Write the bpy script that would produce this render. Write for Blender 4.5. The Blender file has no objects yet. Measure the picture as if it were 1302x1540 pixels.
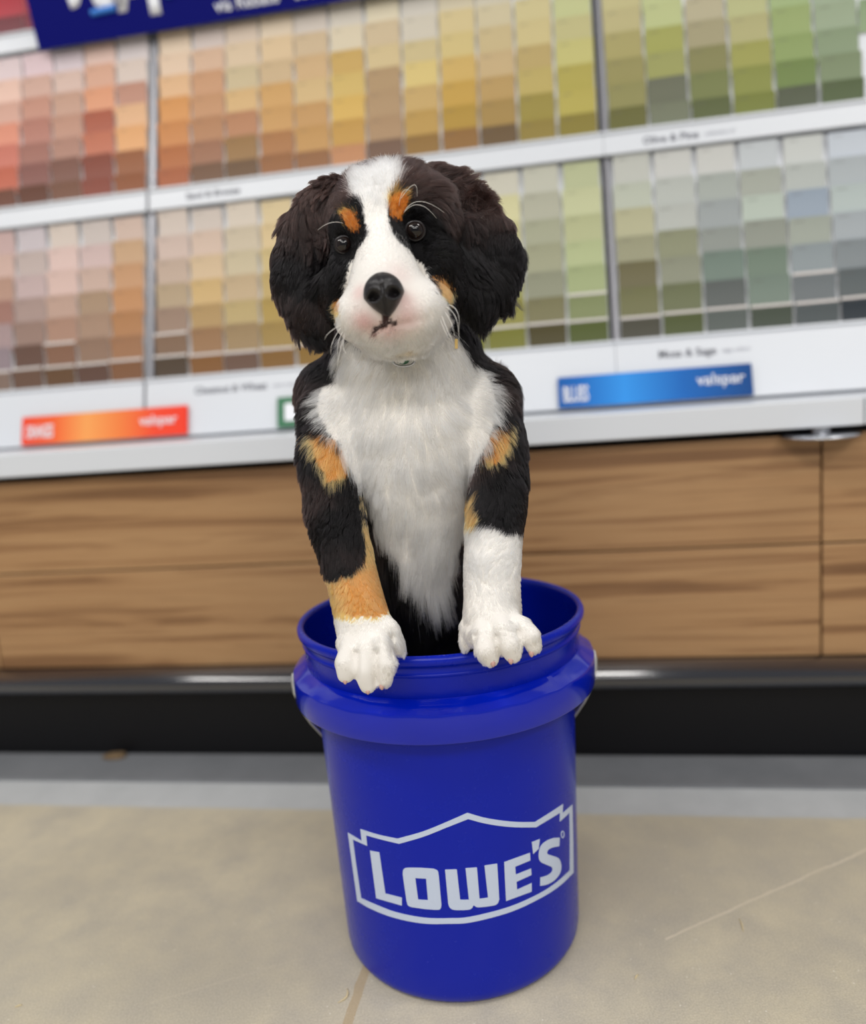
import bpy, bmesh, math
import numpy as np
from mathutils import Vector, Matrix, noise as mnoise
from mathutils.bvhtree import BVHTree
from mathutils.kdtree import KDTree

rng = np.random.default_rng(7)
scene = bpy.context.scene
COL = scene.collection

# ------------------------------------------------------------------ camera
IW, IH = 1302, 1540
FPX = 1198.9
PITCH, ROLL = 0.15688, 0.07606
CAMPOS = np.array([0.0, -0.8277, 0.6046])
cp, sp, cr, sr = math.cos(PITCH), math.sin(PITCH), math.cos(ROLL), math.sin(ROLL)
RIGHT = np.array([cr, -sr * sp, -sr * cp])
UPV = np.array([sr, cr * sp, cr * cp])
FWD = np.array([0.0, cp, -sp])

cam_d = bpy.data.cameras.new('camera')
cam = bpy.data.objects.new('camera', cam_d)
COL.objects.link(cam)
cam_d.sensor_fit = 'HORIZONTAL'
cam_d.sensor_width = 36.0
cam_d.lens = 36.0 * FPX / IW
cam_d.clip_start = 0.01
cam.matrix_world = Matrix(((RIGHT[0], UPV[0], -FWD[0], CAMPOS[0]),
                           (RIGHT[1], UPV[1], -FWD[1], CAMPOS[1]),
                           (RIGHT[2], UPV[2], -FWD[2], CAMPOS[2]),
                           (0, 0, 0, 1)))
cam_d.dof.use_dof = True
cam_d.dof.focus_distance = 0.705
cam_d.dof.aperture_fstop = 2.5
scene.camera = cam


def ray(u, v):
    """direction of the sight line through a measured point of the photograph"""
    return RIGHT * ((u - IW / 2) / FPX) + UPV * ((IH / 2 - v) / FPX) + FWD


def at(u, v, y):
    """the point of the place where that sight line has world Y = y"""
    d = ray(u, v)
    return CAMPOS + d * ((y - CAMPOS[1]) / d[1])


def scale_at(p):
    return float((np.asarray(p) - CAMPOS) @ FWD) / FPX      # metres per pixel there


# ------------------------------------------------------------------ colour + materials
def lin(h):
    if isinstance(h, str):
        h = tuple(int(h[i:i + 2], 16) for i in (0, 2, 4))
    return tuple((c / 255 / 12.92) if c / 255 <= 0.04045 else ((c / 255 + 0.055) / 1.055) ** 2.4 for c in h)


def mat(name, col=(200, 200, 200), rough=0.5, metal=0.0, spec=0.5, coat=0.0, coat_rough=0.1):
    m = bpy.data.materials.new(name)
    m.use_nodes = True
    b = m.node_tree.nodes['Principled BSDF']
    b.inputs['Base Color'].default_value = (*lin(col), 1)
    b.inputs['Roughness'].default_value = rough
    b.inputs['Metallic'].default_value = metal
    b.inputs['Specular IOR Level'].default_value = spec
    b.inputs['Coat Weight'].default_value = coat
    b.inputs['Coat Roughness'].default_value = coat_rough
    return m


class NT:
    def __init__(self, m):
        self.t = m.node_tree
        self.b = self.t.nodes['Principled BSDF']

    def n(self, kind, **kw):
        nd = self.t.nodes.new(kind)
        for k, v in kw.items():
            if k.startswith('i_'):
                nd.inputs[k[2:].replace('_', ' ')].default_value = v
            else:
                setattr(nd, k, v)
        return nd

    def l(self, a, b):
        self.t.links.new(a, b)

    def math(self, op, a, b=None, clamp=False):
        nd = self.t.nodes.new('ShaderNodeMath')
        nd.operation = op
        nd.use_clamp = clamp
        for i, s in enumerate((a, b)):
            if s is None:
                continue
            if isinstance(s, (int, float)):
                nd.inputs[i].default_value = s
            else:
                self.l(s, nd.inputs[i])
        return nd.outputs[0]

    def mix(self, fac, a, b, mode='MIX'):
        nd = self.t.nodes.new('ShaderNodeMix')
        nd.data_type = 'RGBA'
        nd.blend_type = mode
        for idx, s in ((0, fac), (6, a), (7, b)):
            if isinstance(s, (int, float)):
                nd.inputs[idx].default_value = s
            elif isinstance(s, (tuple, list)):
                nd.inputs[idx].default_value = (*s, 1) if len(s) == 3 else s
            else:
                self.l(s, nd.inputs[idx])
        return nd.outputs[2]

    def ramp(self, fac, stops):
        nd = self.t.nodes.new('ShaderNodeValToRGB')
        e = nd.color_ramp.elements
        while len(e) < len(stops):
            e.new(0.5)
        for el, (p, c) in zip(e, stops):
            el.position = p
            el.color = (*c, 1) if len(c) == 3 else c
        self.l(fac, nd.inputs[0])
        return nd.outputs[0]

    def noise(self, vec, scale, detail=3, rough=0.5, dist=0.0):
        nd = self.t.nodes.new('ShaderNodeTexNoise')
        nd.inputs['Scale'].default_value = scale
        nd.inputs['Detail'].default_value = detail
        nd.inputs['Roughness'].default_value = rough
        nd.inputs['Distortion'].default_value = dist
        self.l(vec, nd.inputs['Vector'])
        return nd.outputs['Fac']


# ------------------------------------------------------------------ object helpers
def link(o, parent=None):
    COL.objects.link(o)
    if parent is not None:
        o.parent = parent
    return o


def obj(name, bm, material, parent=None, smooth=False):
    me = bpy.data.meshes.new(name)
    bmesh.ops.recalc_face_normals(bm, faces=bm.faces)
    bm.to_mesh(me)
    bm.free()
    if smooth:
        for p in me.polygons:
            p.use_smooth = True
    if material:
        me.materials.append(material)
    return link(bpy.data.objects.new(name, me), parent)


def tag(o, label, cat=None, group=None):
    o['label'] = label
    if cat:
        o['category'] = cat
    if group:
        o['group'] = group
    return o


def struct(o):
    o['kind'] = 'structure'
    return o


def empty(name, loc=(0, 0, 0)):
    o = bpy.data.objects.new(name, None)
    o.empty_display_size = 0.05
    o.location = loc
    return link(o)


def bm_box(bm, O, a, b, c, bevel=0.0):
    """box with corner O and edge vectors a, b, c"""
    O, a, b, c = (Vector(x) for x in (O, a, b, c))
    vs = [bm.verts.new(O + a * i + b * j + c * k) for i in (0, 1) for j in (0, 1) for k in (0, 1)]
    q = [(0, 1, 3, 2), (4, 6, 7, 5), (0, 4, 5, 1), (2, 3, 7, 6), (0, 2, 6, 4), (1, 5, 7, 3)]
    fs = [bm.faces.new([vs[i] for i in f]) for f in q]
    if bevel:
        es = list({e for f in fs for e in f.edges})
        bmesh.ops.bevel(bm, geom=es, offset=bevel, segments=3, affect='EDGES', profile=0.5)
    return bm


def tube(bm, pts, r, seg=10, cap=True):
    pts = [Vector(p) for p in pts]
    rings = []
    prev = None
    for i, p in enumerate(pts):
        t = (pts[min(i + 1, len(pts) - 1)] - pts[max(i - 1, 0)]).normalized()
        if prev is None:
            a = t.orthogonal().normalized()
        else:
            a = (prev - t * prev.dot(t)).normalized()
        prev = a
        b = t.cross(a)
        rr = r[i] if hasattr(r, '__len__') else r
        rings.append([bm.verts.new(p + (a * math.cos(2 * math.pi * k / seg) + b * math.sin(2 * math.pi * k / seg)) * rr) for k in range(seg)])
    for A, B in zip(rings, rings[1:]):
        for k in range(seg):
            bm.faces.new((A[k], A[(k + 1) % seg], B[(k + 1) % seg], B[k]))
    if cap:
        bm.faces.new(rings[0][::-1])
        bm.faces.new(rings[-1])
    return bm


def lathe(bm, prof, cx, cy, seg=160, close=False):
    rings = []
    for (r, z) in prof:
        if r < 1e-6:
            rings.append([bm.verts.new((cx, cy, z))])
        else:
            rings.append([bm.verts.new((cx + r * math.cos(2 * math.pi * k / seg), cy + r * math.sin(2 * math.pi * k / seg), z)) for k in range(seg)])
    for A, B in zip(rings, rings[1:]):
        for k in range(seg):
            a0, a1 = A[k % len(A)], A[(k + 1) % len(A)]
            b0, b1 = B[k % len(B)], B[(k + 1) % len(B)]
            f = []
            for v in (a0, a1, b1, b0):
                if v not in f:
                    f.append(v)
            if len(f) > 2:
                bm.faces.new(f)
    return bm


# ------------------------------------------------------------------ the fixture's frame
YAW = -0.17358
E = np.array([math.cos(YAW), math.sin(YAW), 0.0])         # along the aisle
N = np.array([-math.sin(YAW), math.cos(YAW), 0.0])        # away from the shopper
Z = np.array([0.0, 0.0, 1.0])
KW = 0.406                                                # distance of the cabinet front
LAM = math.radians(16)
KD, ZT = 0.526, 0.545
LUP = Z * math.cos(LAM) + N * math.sin(LAM)               # up along the leaning rack
LOUT = -N * math.cos(LAM) + Z * math.sin(LAM)             # out of the rack, towards the shopper
P0 = N * KD + Z * ZT


def fx(s, k, z):
    return E * s + N * k + Z * z


def rk(s, t, o=0.0):
    return P0 + E * s + LUP * t + LOUT * o


# ------------------------------------------------------------------ materials of the place
M_white = mat('white_laminate', (214, 218, 224), 0.38)
M_panel = mat('white_panel', (212, 216, 222), 0.45)
M_post = mat('grey_post', (150, 150, 156), 0.35, metal=0.4)
M_dark = mat('dark_gap', (22, 20, 22), 0.7)
M_black = mat('black_kick', (9, 9, 13), 0.5, spec=0.3)
M_nose = mat('black_bumper', (30, 31, 38), 0.13, spec=0.9, coat=1.0, coat_rough=0.12)
M_metal = mat('brushed_metal', (200, 202, 208), 0.25, metal=1.0)
M_text = mat('grey_print', (118, 120, 130), 0.6)
M_text2 = mat('pale_grey_print', (168, 170, 180), 0.6)
M_wtext = mat('white_print', (238, 240, 245), 0.5)

# wood, grain running along the fixture
M_wood = mat('walnut_laminate', (166, 124, 82), 0.42)
w = NT(M_wood)
tc = w.n('ShaderNodeTexCoord')
mp = w.n('ShaderNodeMapping')
mp.inputs['Rotation'].default_value = (0, 0, -YAW)
w.l(tc.outputs['Object'], mp.inputs['Vector'])
st = w.n('ShaderNodeMapping')
st.inputs['Scale'].default_value = (0.55, 1, 15)
w.l(mp.outputs['Vector'], st.inputs['Vector'])
oi = w.n('ShaderNodeObjectInfo')
off = w.n('ShaderNodeVectorMath', operation='ADD')
w.l(st.outputs['Vector'], off.inputs[0])
w.l(oi.outputs['Location'], off.inputs[1])
n1 = w.noise(off.outputs[0], 2.0, 5, 0.55, 0.9)
st2 = w.n('ShaderNodeMapping')
st2.inputs['Scale'].default_value = (3, 1, 90)
w.l(mp.outputs['Vector'], st2.inputs['Vector'])
n2 = w.noise(st2.outputs['Vector'], 3, 4, 0.6, 0.3)
c1 = w.ramp(n1, [(0.28, lin((110, 76, 48))), (0.40, lin((142, 105, 70))), (0.46, lin((172, 133, 92))), (0.56, lin((180, 142, 100))), (0.64, lin((148, 110, 74))), (0.78, lin((170, 128, 86)))])
c2 = w.mix(w.math('MULTIPLY', n2, 0.35), c1, lin((128, 90, 56)))
w.l(c2, w.b.inputs['Base Color'])

# concrete floor, with the paler trowelled strips along the fixture, a filled joint and a hairline
M_floor = mat('concrete_floor', (176, 166, 148), 0.6, spec=0.35)
f = NT(M_floor)
tc = f.n('ShaderNodeTexCoord')
P = tc.outputs['Object']
sep = f.n('ShaderNodeSeparateXYZ')
f.l(P, sep.inputs[0])
X, Y = sep.outputs[0], sep.outputs[1]
nbig = f.noise(P, 2.6, 5, 0.6)
nmid = f.noise(P, 14, 6, 0.65)
nfin = f.noise(P, 520, 4, 0.7)
cc = f.ramp(nbig, [(0.3, lin((178, 170, 152))), (0.5, lin((202, 192, 166))), (0.7, lin((216, 205, 176)))])
cc = f.mix(f.ramp(nmid, [(0.35, (0, 0, 0)), (0.7, (1, 1, 1))]), cc, lin((180, 173, 157)))
cc = f.mix(0.24, cc, f.ramp(nfin, [(0.35, lin((122, 118, 108))), (0.65, lin((226, 220, 206)))]))
vor = f.n('ShaderNodeTexVoronoi')
vor.inputs['Scale'].default_value = 95
f.l(P, vor.inputs['Vector'])
nsp = f.noise(P, 21, 2, 0.5)
spk = f.math('MULTIPLY', f.math('LESS_THAN', vor.outputs['Distance'], 0.075), f.math('GREATER_THAN', nsp, 0.52))
cc = f.mix(f.math('MULTIPLY', spk, 0.75), cc, lin((232, 228, 216)))


def line_dist(a, b):
    a, b = np.array(a[:2]), np.array(b[:2])
    d = (b - a) / np.linalg.norm(b - a)
    nn = np.array([-d[1], d[0]])
    e = f.math('SUBTRACT', f.math('ADD', f.math('MULTIPLY', X, float(nn[0])), f.math('MULTIPLY', Y, float(nn[1]))), float(nn @ a))
    along = f.math('SUBTRACT', f.math('ADD', f.math('MULTIPLY', X, float(d[0])), f.math('MULTIPLY', Y, float(d[1]))), float(d @ a))
    return f.math('ADD', e, f.math('MULTIPLY', f.math('SUBTRACT', nmid, 0.5), 0.012)), along


def on_floor(u, v):
    d = ray(u, v)
    return CAMPOS + d * (-CAMPOS[2] / d[2])


e, al = line_dist(on_floor(548, 1462), on_floor(522, 1538))
j = f.math('MULTIPLY', f.math('LESS_THAN', f.math('ABSOLUTE', e), 0.0052), 0.55)
cc = f.mix(j, cc, lin((176, 150, 108)))
e, al = line_dist(on_floor(1000, 1412), on_floor(1302, 1278))
j = f.math('MULTIPLY', f.math('LESS_THAN', f.math('ABSOLUTE', e), 0.0016), f.math('MULTIPLY', f.math('GREATER_THAN', al, 0.0), nmid))
cc = f.mix(j, cc, lin((226, 214, 192)))
e, al = line_dist(on_floor(225, 1508), on_floor(430, 1448))
j = f.math('MULTIPLY', f.math('LESS_THAN', f.math('ABSOLUTE', e), 0.0013),
           f.math('MULTIPLY', f.math('MULTIPLY', f.math('GREATER_THAN', al, 0.0), f.math('LESS_THAN', al, 0.16)), f.math('MULTIPLY', nmid, 0.35)))
cc = f.mix(j, cc, lin((214, 204, 184)))
kk = f.math('ADD', f.math('ADD', f.math('MULTIPLY', X, float(N[0])), f.math('MULTIPLY', Y, float(N[1]))), f.math('MULTIPLY', f.math('SUBTRACT', nmid, 0.5), 0.006))
s1 = f.math('SMOOTH_MIN', f.math('MULTIPLY', f.math('SUBTRACT', kk, 0.226), 130.0, True), 1.0)
pale = f.mix(nmid, lin((172, 176, 178)), lin((200, 203, 205)))
cc = f.mix(f.math('MULTIPLY', f.math('SUBTRACT', kk, 0.226), 120.0, True), cc, pale)
f.l(cc, f.b.inputs['Base Color'])
bmp = f.n('ShaderNodeBump')
bmp.inputs['Strength'].default_value = 0.10
bmp.inputs['Distance'].default_value = 0.001
f.l(nfin, bmp.inputs['Height'])
f.l(bmp.outputs[0], f.b.inputs['Normal'])

# ------------------------------------------------------------------ setting
bm = bmesh.new()
bm_box(bm, (-3.0, -3.2, -0.05), (6.0, 0, 0), (0, 5.0, 0), (0, 0, 0.05))
struct(obj('floor', bm, M_floor))
bm = bmesh.new()
bm_box(bm, fx(-2.4, 0.98, 0), E * 4.4, N * 0.06, Z * 2.6)
struct(obj('wall_back', bm, mat('store_wall', (205, 205, 208), 0.7)))
# grey raised strip running along the foot of the cabinets
bm = bmesh.new()
bm_box(bm, fx(-2.2, 0.305, 0), E * 4.0, N * 0.095, Z * 0.004, 0.0015)
M_strip = mat('grey_floor_strip', (118, 121, 125), 0.6)
g = NT(M_strip)
tcg = g.n('ShaderNodeTexCoord')
ng = g.noise(tcg.outputs['Object'], 9, 5, 0.6)
g.l(g.mix(ng, lin((102, 105, 109)), lin((132, 134, 138))), g.b.inputs['Base Color'])
struct(obj('trim_1', bm, M_strip))

# ------------------------------------------------------------------ base cabinets
S_SEAMS = [-2.0, -0.876, 0.502, 1.45]
names = ['walnut laminate base cabinet at the far left edge, seam beside it low on the left',
         'long walnut laminate base cabinet behind the blue bucket',
         'walnut laminate base cabinet at the right, beyond the vertical seam']
for i in range(3):
    a, b = S_SEAMS[i] + 0.0015, S_SEAMS[i + 1] - 0.0015
    cab = empty('base_cabinet', tuple(fx((a + b) / 2, KW, 0)))
    inv = Matrix.Translation(-cab.location)

    def put(name, bm_, m_, par=cab, sm=False, inv=inv):
        bmesh.ops.transform(bm_, matrix=inv, verts=bm_.verts)
        return obj(name, bm_, m_, par, sm)
    bm = bmesh.new()
    bm_box(bm, fx(a, KW + 0.021, 0.15), E * (b - a), N * 0.5, Z * 0.352)
    put('body', bm, M_dark)
    for (z0, z1) in ((0.1625, 0.3325), (0.3355, 0.494)):
        bm = bmesh.new()
        bm_box(bm, fx(a, KW, z0), E * (b - a), N * 0.02, Z * (z1 - z0), 0.001)
        put('drawer_front', bm, M_wood)
    tag(cab, names[i], 'cabinet', 'walnut base cabinets')

# black kick with its rounded glossy bumper, running the whole length
bm = bmesh.new()
bm_box(bm, fx(-2.0, KW, 0.0), E * 3.45, N * 0.02, Z * 0.120)
kick = struct(obj('baseboard_back', bm, M_black))
bm = bmesh.new()
prof = [(0.020, 0.1622), (-0.006, 0.1620)] + [(-0.006 - 0.040 * math.sin(math.radians(q)), 0.122 + 0.040 * math.cos(math.radians(q))) for q in np.linspace(3, 52, 12)]
prof += [(-0.0385, 0.143), (-0.0395, 0.138), (-0.0385, 0.131), (-0.035, 0.126), (-0.028, 0.1235), (0.020, 0.1225)]
A = [bm.verts.new(fx(-2.0, KW + k, z)) for k, z in prof]
B = [bm.verts.new(fx(1.45, KW + k, z)) for k, z in prof]
for q in range(len(prof)):
    bm.faces.new((A[q], A[(q + 1) % len(A)], B[(q + 1) % len(A)], B[q]))
bm.faces.new(A)
bm.faces.new(B)
bp = struct(obj('trim_2', bm, M_nose))
for p_ in bp.data.polygons:
    p_.use_smooth = len(p_.vertices) == 4
sharp_later = bp

# ledge (worktop) in two lengths
for i, (a, b, lb) in enumerate(((-2.0, 0.5485, 'long white laminate ledge under the paint cards, above the walnut cabinets'),
                                (0.5500, 1.45, 'short end of white ledge at the right edge, past the joint'))):
    bm = bmesh.new()
    bm_box(bm, fx(a, KW - 0.03, 0.506), E * (b - a), N * 0.56, Z * 0.039, 0.0025)
    tag(obj('ledge', bm, M_white), lb, 'worktop', 'white worktop lengths')

# round metal pull tucked under the ledge
pc = fx(0.497, KW - 0.012, 0.495)
pull = empty('drawer_pull', tuple(pc))
bm = bmesh.new()
lathe(bm, [(0, 0.0015), (0.045, 0.0015), (0.052, 0.0), (0.053, -0.002), (0.051, -0.004), (0, -0.005)], 0, 0, 64)
obj('plate', bm, M_metal, pull, True)
bm = bmesh.new()
lathe(bm, [(0, 0.0105), (0.014, 0.0105), (0.014, 0.001), (0, 0.001)], 0, 0, 24)
obj('stem', bm, M_metal, pull)
tag(pull, 'flat round silver disc pull under the white ledge at right', 'handle')

# ------------------------------------------------------------------ paint card racks
T_LO = 0.113       # foot of the lower tier's cards
T_HI = 0.478       # foot of the upper tier's cards
T_TOP = 0.845      # foot of the third tier (only a corner shows)
PITCH_R = 0.0463
BAYS = [(-1.435, -0.6185, 'left'), (-0.5975, 0.2205, 'middle'), (0.2365, 1.055, 'right')]


def text_mesh(name, s, size, origin, ax, ay, material, parent, bold=0.0, squeeze=1.0, off_=0.0006, align='LEFT', shear=0.0, depth=0.0003):
    c = bpy.data.curves.new(name, 'FONT')
    c.body = s
    c.size = 1.0
    c.offset = bold
    c.align_x = align
    c.shear = shear
    c.resolution_u = 3
    o = bpy.data.objects.new(name, c)
    COL.objects.link(o)
    dg = bpy.context.evaluated_depsgraph_get()
    me = bpy.data.meshes.new_from_object(o.evaluated_get(dg))
    bpy.data.objects.remove(o)
    bpy.data.curves.remove(c)
    bm_ = bmesh.new()
    bm_.from_mesh(me)
    bpy.data.meshes.remove(me)
    ax_, ay_ = Vector(ax).normalized(), Vector(ay).normalized()
    az_ = ax_.cross(ay_)
    r = bmesh.ops.extrude_face_region(bm_, geom=list(bm_.faces))
    nv = [g_ for g_ in r['geom'] if isinstance(g_, bmesh.types.BMVert)]
    ks = set(nv)
    O_ = Vector(origin)
    for v in bm_.verts:
        d = depth if v in ks else 0.0
        v.co = O_ + ax_ * v.co.x * size * squeeze + ay_ * v.co.y * size + az_ * (off_ + d)
    if parent is not None:
        bmesh.ops.translate(bm_, vec=-parent.location, verts=bm_.verts)
    return obj(name, bm_, material, parent)


for (a, b, nm) in BAYS:
    rack = empty('card_rack', tuple(rk((a + b) / 2, 0.0)))
    mv = Matrix.Translation(-rack.location)

    def rput(name, bm_, m_, lb=None):
        bmesh.ops.transform(bm_, matrix=mv, verts=bm_.verts)
        o = obj(name, bm_, m_, rack)
        if lb:
            o['label'] = lb
        return o
    bm = bmesh.new()
    bm_box(bm, rk(a, 0.014, -0.022), E * (b - a), LUP * 1.05, LOUT * 0.008)
    rput('back_panel', bm, M_panel)
    # white fascias with a lip
    for ti, (t0, t1) in enumerate(((0.004, T_LO), (0.4375, T_HI), (0.806, T_TOP))):
        bm = bmesh.new()
        bm_box(bm, rk(a - 0.0095, t0, -0.004), E * (b - a + 0.0155), LUP * (t1 - t0), LOUT * 0.008, 0.001)
        bm_box(bm, rk(a - 0.0095, t1 - 0.005, 0.004), E * (b - a + 0.0155), LUP * 0.005, LOUT * 0.004, 0.0012)
        rput('label_fascia', bm, M_white)
    txt = {('middle', 0): ('Chestnut & Wheat', 'warm neutrals'), ('middle', 1): ('Sand & Bronze', ''),
           ('right', 0): ('Moss & Sage', 'sage colors'), ('right', 1): ('Olive & Pine', 'collection of')}
    place = {('middle', 0): (-0.512, 0.078), ('middle', 1): (-0.532, 0.450), ('right', 0): (0.294, 0.0775), ('right', 1): (0.291, 0.448)}
    for ti in (0, 1):
        if (nm, ti) in txt:
            s0, t0 = place[(nm, ti)]
            A_, B_ = txt[(nm, ti)]
            w_ = {('middle', 0): 0.150, ('middle', 1): 0.105, ('right', 0): 0.105, ('right', 1): 0.095}[(nm, ti)]
            o = text_mesh('fascia_text', A_, 0.0178, rk(s0, t0, 0.004), E, LUP, M_text, rack, bold=0.015)
            xs = [v.co @ Vector(E) for v in o.data.vertices]
            if B_:
                text_mesh('fascia_text', B_, 0.0095, rk(s0 + (max(xs) - min(xs)) + 0.010, t0 + 0.002, 0.004), E, LUP, M_text2, rack)
    tag(rack, {'left': 'white leaning paint card rack left of the first grey post',
               'middle': 'white leaning paint card rack behind the puppy, between the two grey posts',
               'right': 'white leaning paint card rack right of the second grey post'}[nm], 'display rack', 'paint card racks')

for s0, s1, lb in ((-0.6175, -0.5985, 'narrow grey metal post between the left and middle card racks'),
                   (0.2215, 0.2355, 'narrow grey metal post between the middle and right card racks')):
    post = empty('rack_post', tuple(rk((s0 + s1) / 2, T_LO)))
    bm = bmesh.new()
    bm_box(bm, rk(s0 + 0.001, 0.02, -0.024), E * (s1 - s0 - 0.002), LUP * 1.02, LOUT * 0.006)
    bmesh.ops.translate(bm, vec=-post.location, verts=bm.verts)
    obj('channel', bm, M_dark, post)['label'] = 'dark recess beside the rail'
    bm = bmesh.new()
    bm_box(bm, rk(s0 + (s1 - s0) * 0.38, 0.02, -0.0178), E * (s1 - s0) * 0.55, LUP * 1.02, LOUT * 0.0125, 0.001)
    bmesh.ops.translate(bm, vec=-post.location, verts=bm.verts)
    obj('rail', bm, M_post, post)
    tag(post, lb, 'post', 'rack posts')

# ------------------------------------------------------------------ paint cards
LW = [  # lower, left bay: the last five columns
    'CDB0AC D8B8AC C09A88 A87C70 B09898 9A8A90 8A7468', 'D0C6CA C9B8B2 CDB6B4 B39A92 A08478 6C5044 705444',
    'DDCFC4 E6CAC2 E2C4BA C8A898 B48E7A 8C6650 6C4E34', 'D0C5BF D9C0BC D2B6A8 B2967C AF907A 987A66 664A3E',
    'D6BEB0 D0AC88 CFA078 CC9668 BA865A A87A58 885E40']
LM = ['D8CABF D8C2B6 CBB4A2 BEA88A A48A78 8A6E58 544434', 'D6CAC0 DCC4B2 DEC4A0 D8B880 BC9C6A A27C58 8C6034',
      'DCD0C0 D3C5AC D2C4A4 CCB490 C6B07C A68C66 74594A', 'DFCBA0 E0C899 D6C088 C8AE70 B89C54 A88C50 8C6632',
      'E0D4B4 DCC898 D2BC7C C4A85C B49848 A68A40 927030', 'DED4B0 DACB94 CFBF78 BFAA54 AE9840 998430 84691E',
      'E0D8B4 DCD09A D2C47C C2B058 B2A044 9C8C34 847424', 'DCD8B8 D8D0A0 CEC688 BEB468 ACA450 989040 807824',
      'D4D2AE D0CCA0 C4C08A B4B068 A4A04C 908E3C 78782A', 'CFCCBC D8D4A4 C6C28E B4B072 9C9C58 949042 7E7E2C',
      'C4C4B4 B6B6A2 ABAD92 A5A688 969880 807C56 4C4418', 'BAC096 C8CCA0 BABE90 BAC492 A8B482 869060 525E20']
LR = ['C2C4BC BEC4B4 BAB894 A09F80 6E6844 74744A 4C4A3C', 'CBCCC8 BBC0BA BCC0BA 8F9274 929580 6E7450 505A2C',
      'CCCDC9 A9B0AA A0A7A8 949A94 73857A 5E6462 5C6460', 'C4CACE A8ADA2 BCC8BC 94998E 728474 7A8A7E 444E40',
      'CBCFCC B8BEBA 9AA8B8 A4ABA0 929CA0 70777A 50585A', 'C8D0DA B0B8BC B8C4C2 A9B1B6 868E92 5C6466 1E2A34']
UL = ['E3D0D2 EFC9B8 DDAE9C E89A80 D5806E CC7058 7A5040', 'E4CBD0 D6AF9F CC9682 BD8272 AC776A 92625A 6E4636',
      'DACBD0 DDC0B3 CCA38E C89984 BA8D7C 865D50 835C4A', 'E5C5B8 DBAA90 E6A27C B26046 CA7A5E 8E4C3B 955344',
      'D9CFCE DCCBC0 C4917C EABB90 EDB27A 9F6440 9A5F3E']
UM = ['E6D0B6 E6CBB0 E6BB8E DD9B58 D38E52 BD7444 B66C48', 'D5C6BE D8B598 CE9C74 CB986E BC8860 A6765A 7E5E48',
      'DBC8B4 DCC5A5 CFBD96 DDB880 BE8760 A07A4A 785C42', 'E4D2B8 DEC39A D0B58C D4A562 D0A060 B37C4A A06C42',
      'D5CABE D0B894 D2B080 D8BA84 CA9C60 C99A5A 9C6C44', 'DAD2C4 DDD0B4 CCA85A D6B868 DDB65C C99C4A CA9064',
      'E4D9BC D0BC98 D6C190 B3946A B4946C B2906A 7A5C48', 'D6D0C4 D2CAB8 CFBE8C DDC67C CBAA68 C09A4C 96702E',
      'D8CDB0 D6C490 D4C080 D2B060 C8A040 B6912E 94692C', 'D4CDB8 D0C4A0 CBB888 CAB080 BC9A5A A88844 6A5028',
      'D4CCA0 D0C490 CFC088 BCA566 BFAC60 9C8C34 94802F', 'CCCC98 C4C890 C2BC84 C6C076 B2A648 B9AC4E 8A7C20']
UR = ['CCC498 C4BC88 BDB480 A9A062 968F52 908C50 656420', 'C8CC98 C0C890 BCC48A A2A452 9C9E58 666A54 747A62',
      'C4BEA0 BEB698 B8B090 A49C78 84824C 747C42 56602E', 'C8CCA0 BCBE8C B8BA84 B2AE78 9E9E4C 888E3C 78802E',
      'B0C090 A0B47C A0B47C 96A868 8CA05E 6E8440 505840', 'A8B89C A0B094 9CAC90 98A88A 869876 7C8C68 4E5E34',
      'A0B090 98A888 8AA078 8AA078 7C9068 688058 405434']
TOPL = ['D04050 C83040 B82838 7C3840', 'D04858 C02838 B82030 8A3040']

CARD_W, CARD_H = 0.0655, 0.053


def card_mesh(border=False):
    """a stiff card: gently bowed, top edge tipped towards the shopper, with thickness"""
    me = bpy.data.meshes.new('paint_card')
    bm_ = bmesh.new()
    n_ = 6
    rows = []
    for i in range(n_ + 1):
        q = i / n_ if i < n_ - 1 or not border else (0.925 if i == n_ - 1 else 1.0)                              # 0 foot .. 1 top
        t_ = q * CARD_H
        o_ = 0.0004 + 0.0096 * q ** 2.0
        rows.append((t_, o_))
    th = 0.0016
    fr, bk = [], []
    for (t_, o_) in rows:
        fr.append([bm_.verts.new((sx * CARD_W / 2, t_, o_ + th)) for sx in (-1, 1)])
        bk.append([bm_.verts.new((sx * CARD_W / 2, t_, o_)) for sx in (-1, 1)])
    for i in range(n_):
        bm_.faces.new((fr[i][0], fr[i][1], fr[i + 1][1], fr[i + 1][0]))
        bm_.faces.new((bk[i][1], bk[i][0], bk[i + 1][0], bk[i + 1][1]))
        for sx in (0, 1):
            bm_.faces.new((fr[i][sx], fr[i + 1][sx], bk[i + 1][sx], bk[i][sx]))
    bm_.faces.new((fr[0][0], bk[0][0], bk[0][1], fr[0][1]))
    bm_.faces.new((fr[n_][0], fr[n_][1], bk[n_][1], bk[n_][0]))
    bmesh.ops.recalc_face_normals(bm_, faces=bm_.faces)
    for f_ in bm_.faces:
        f_.material_index = 0 if abs(f_.normal.z) > 0.7 and not (border and f_.calc_center_median().y > CARD_H * 0.93) else 1
    bm_.to_mesh(me)
    bm_.free()
    return me


M_card = mat('card_colour', (200, 200, 200), 0.55)
k_ = NT(M_card)
oi = k_.n('ShaderNodeObjectInfo')
tcx = k_.n('ShaderNodeTexCoord')
sx_ = k_.n('ShaderNodeSeparateXYZ')
k_.l(tcx.outputs['Object'], sx_.inputs[0])
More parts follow.
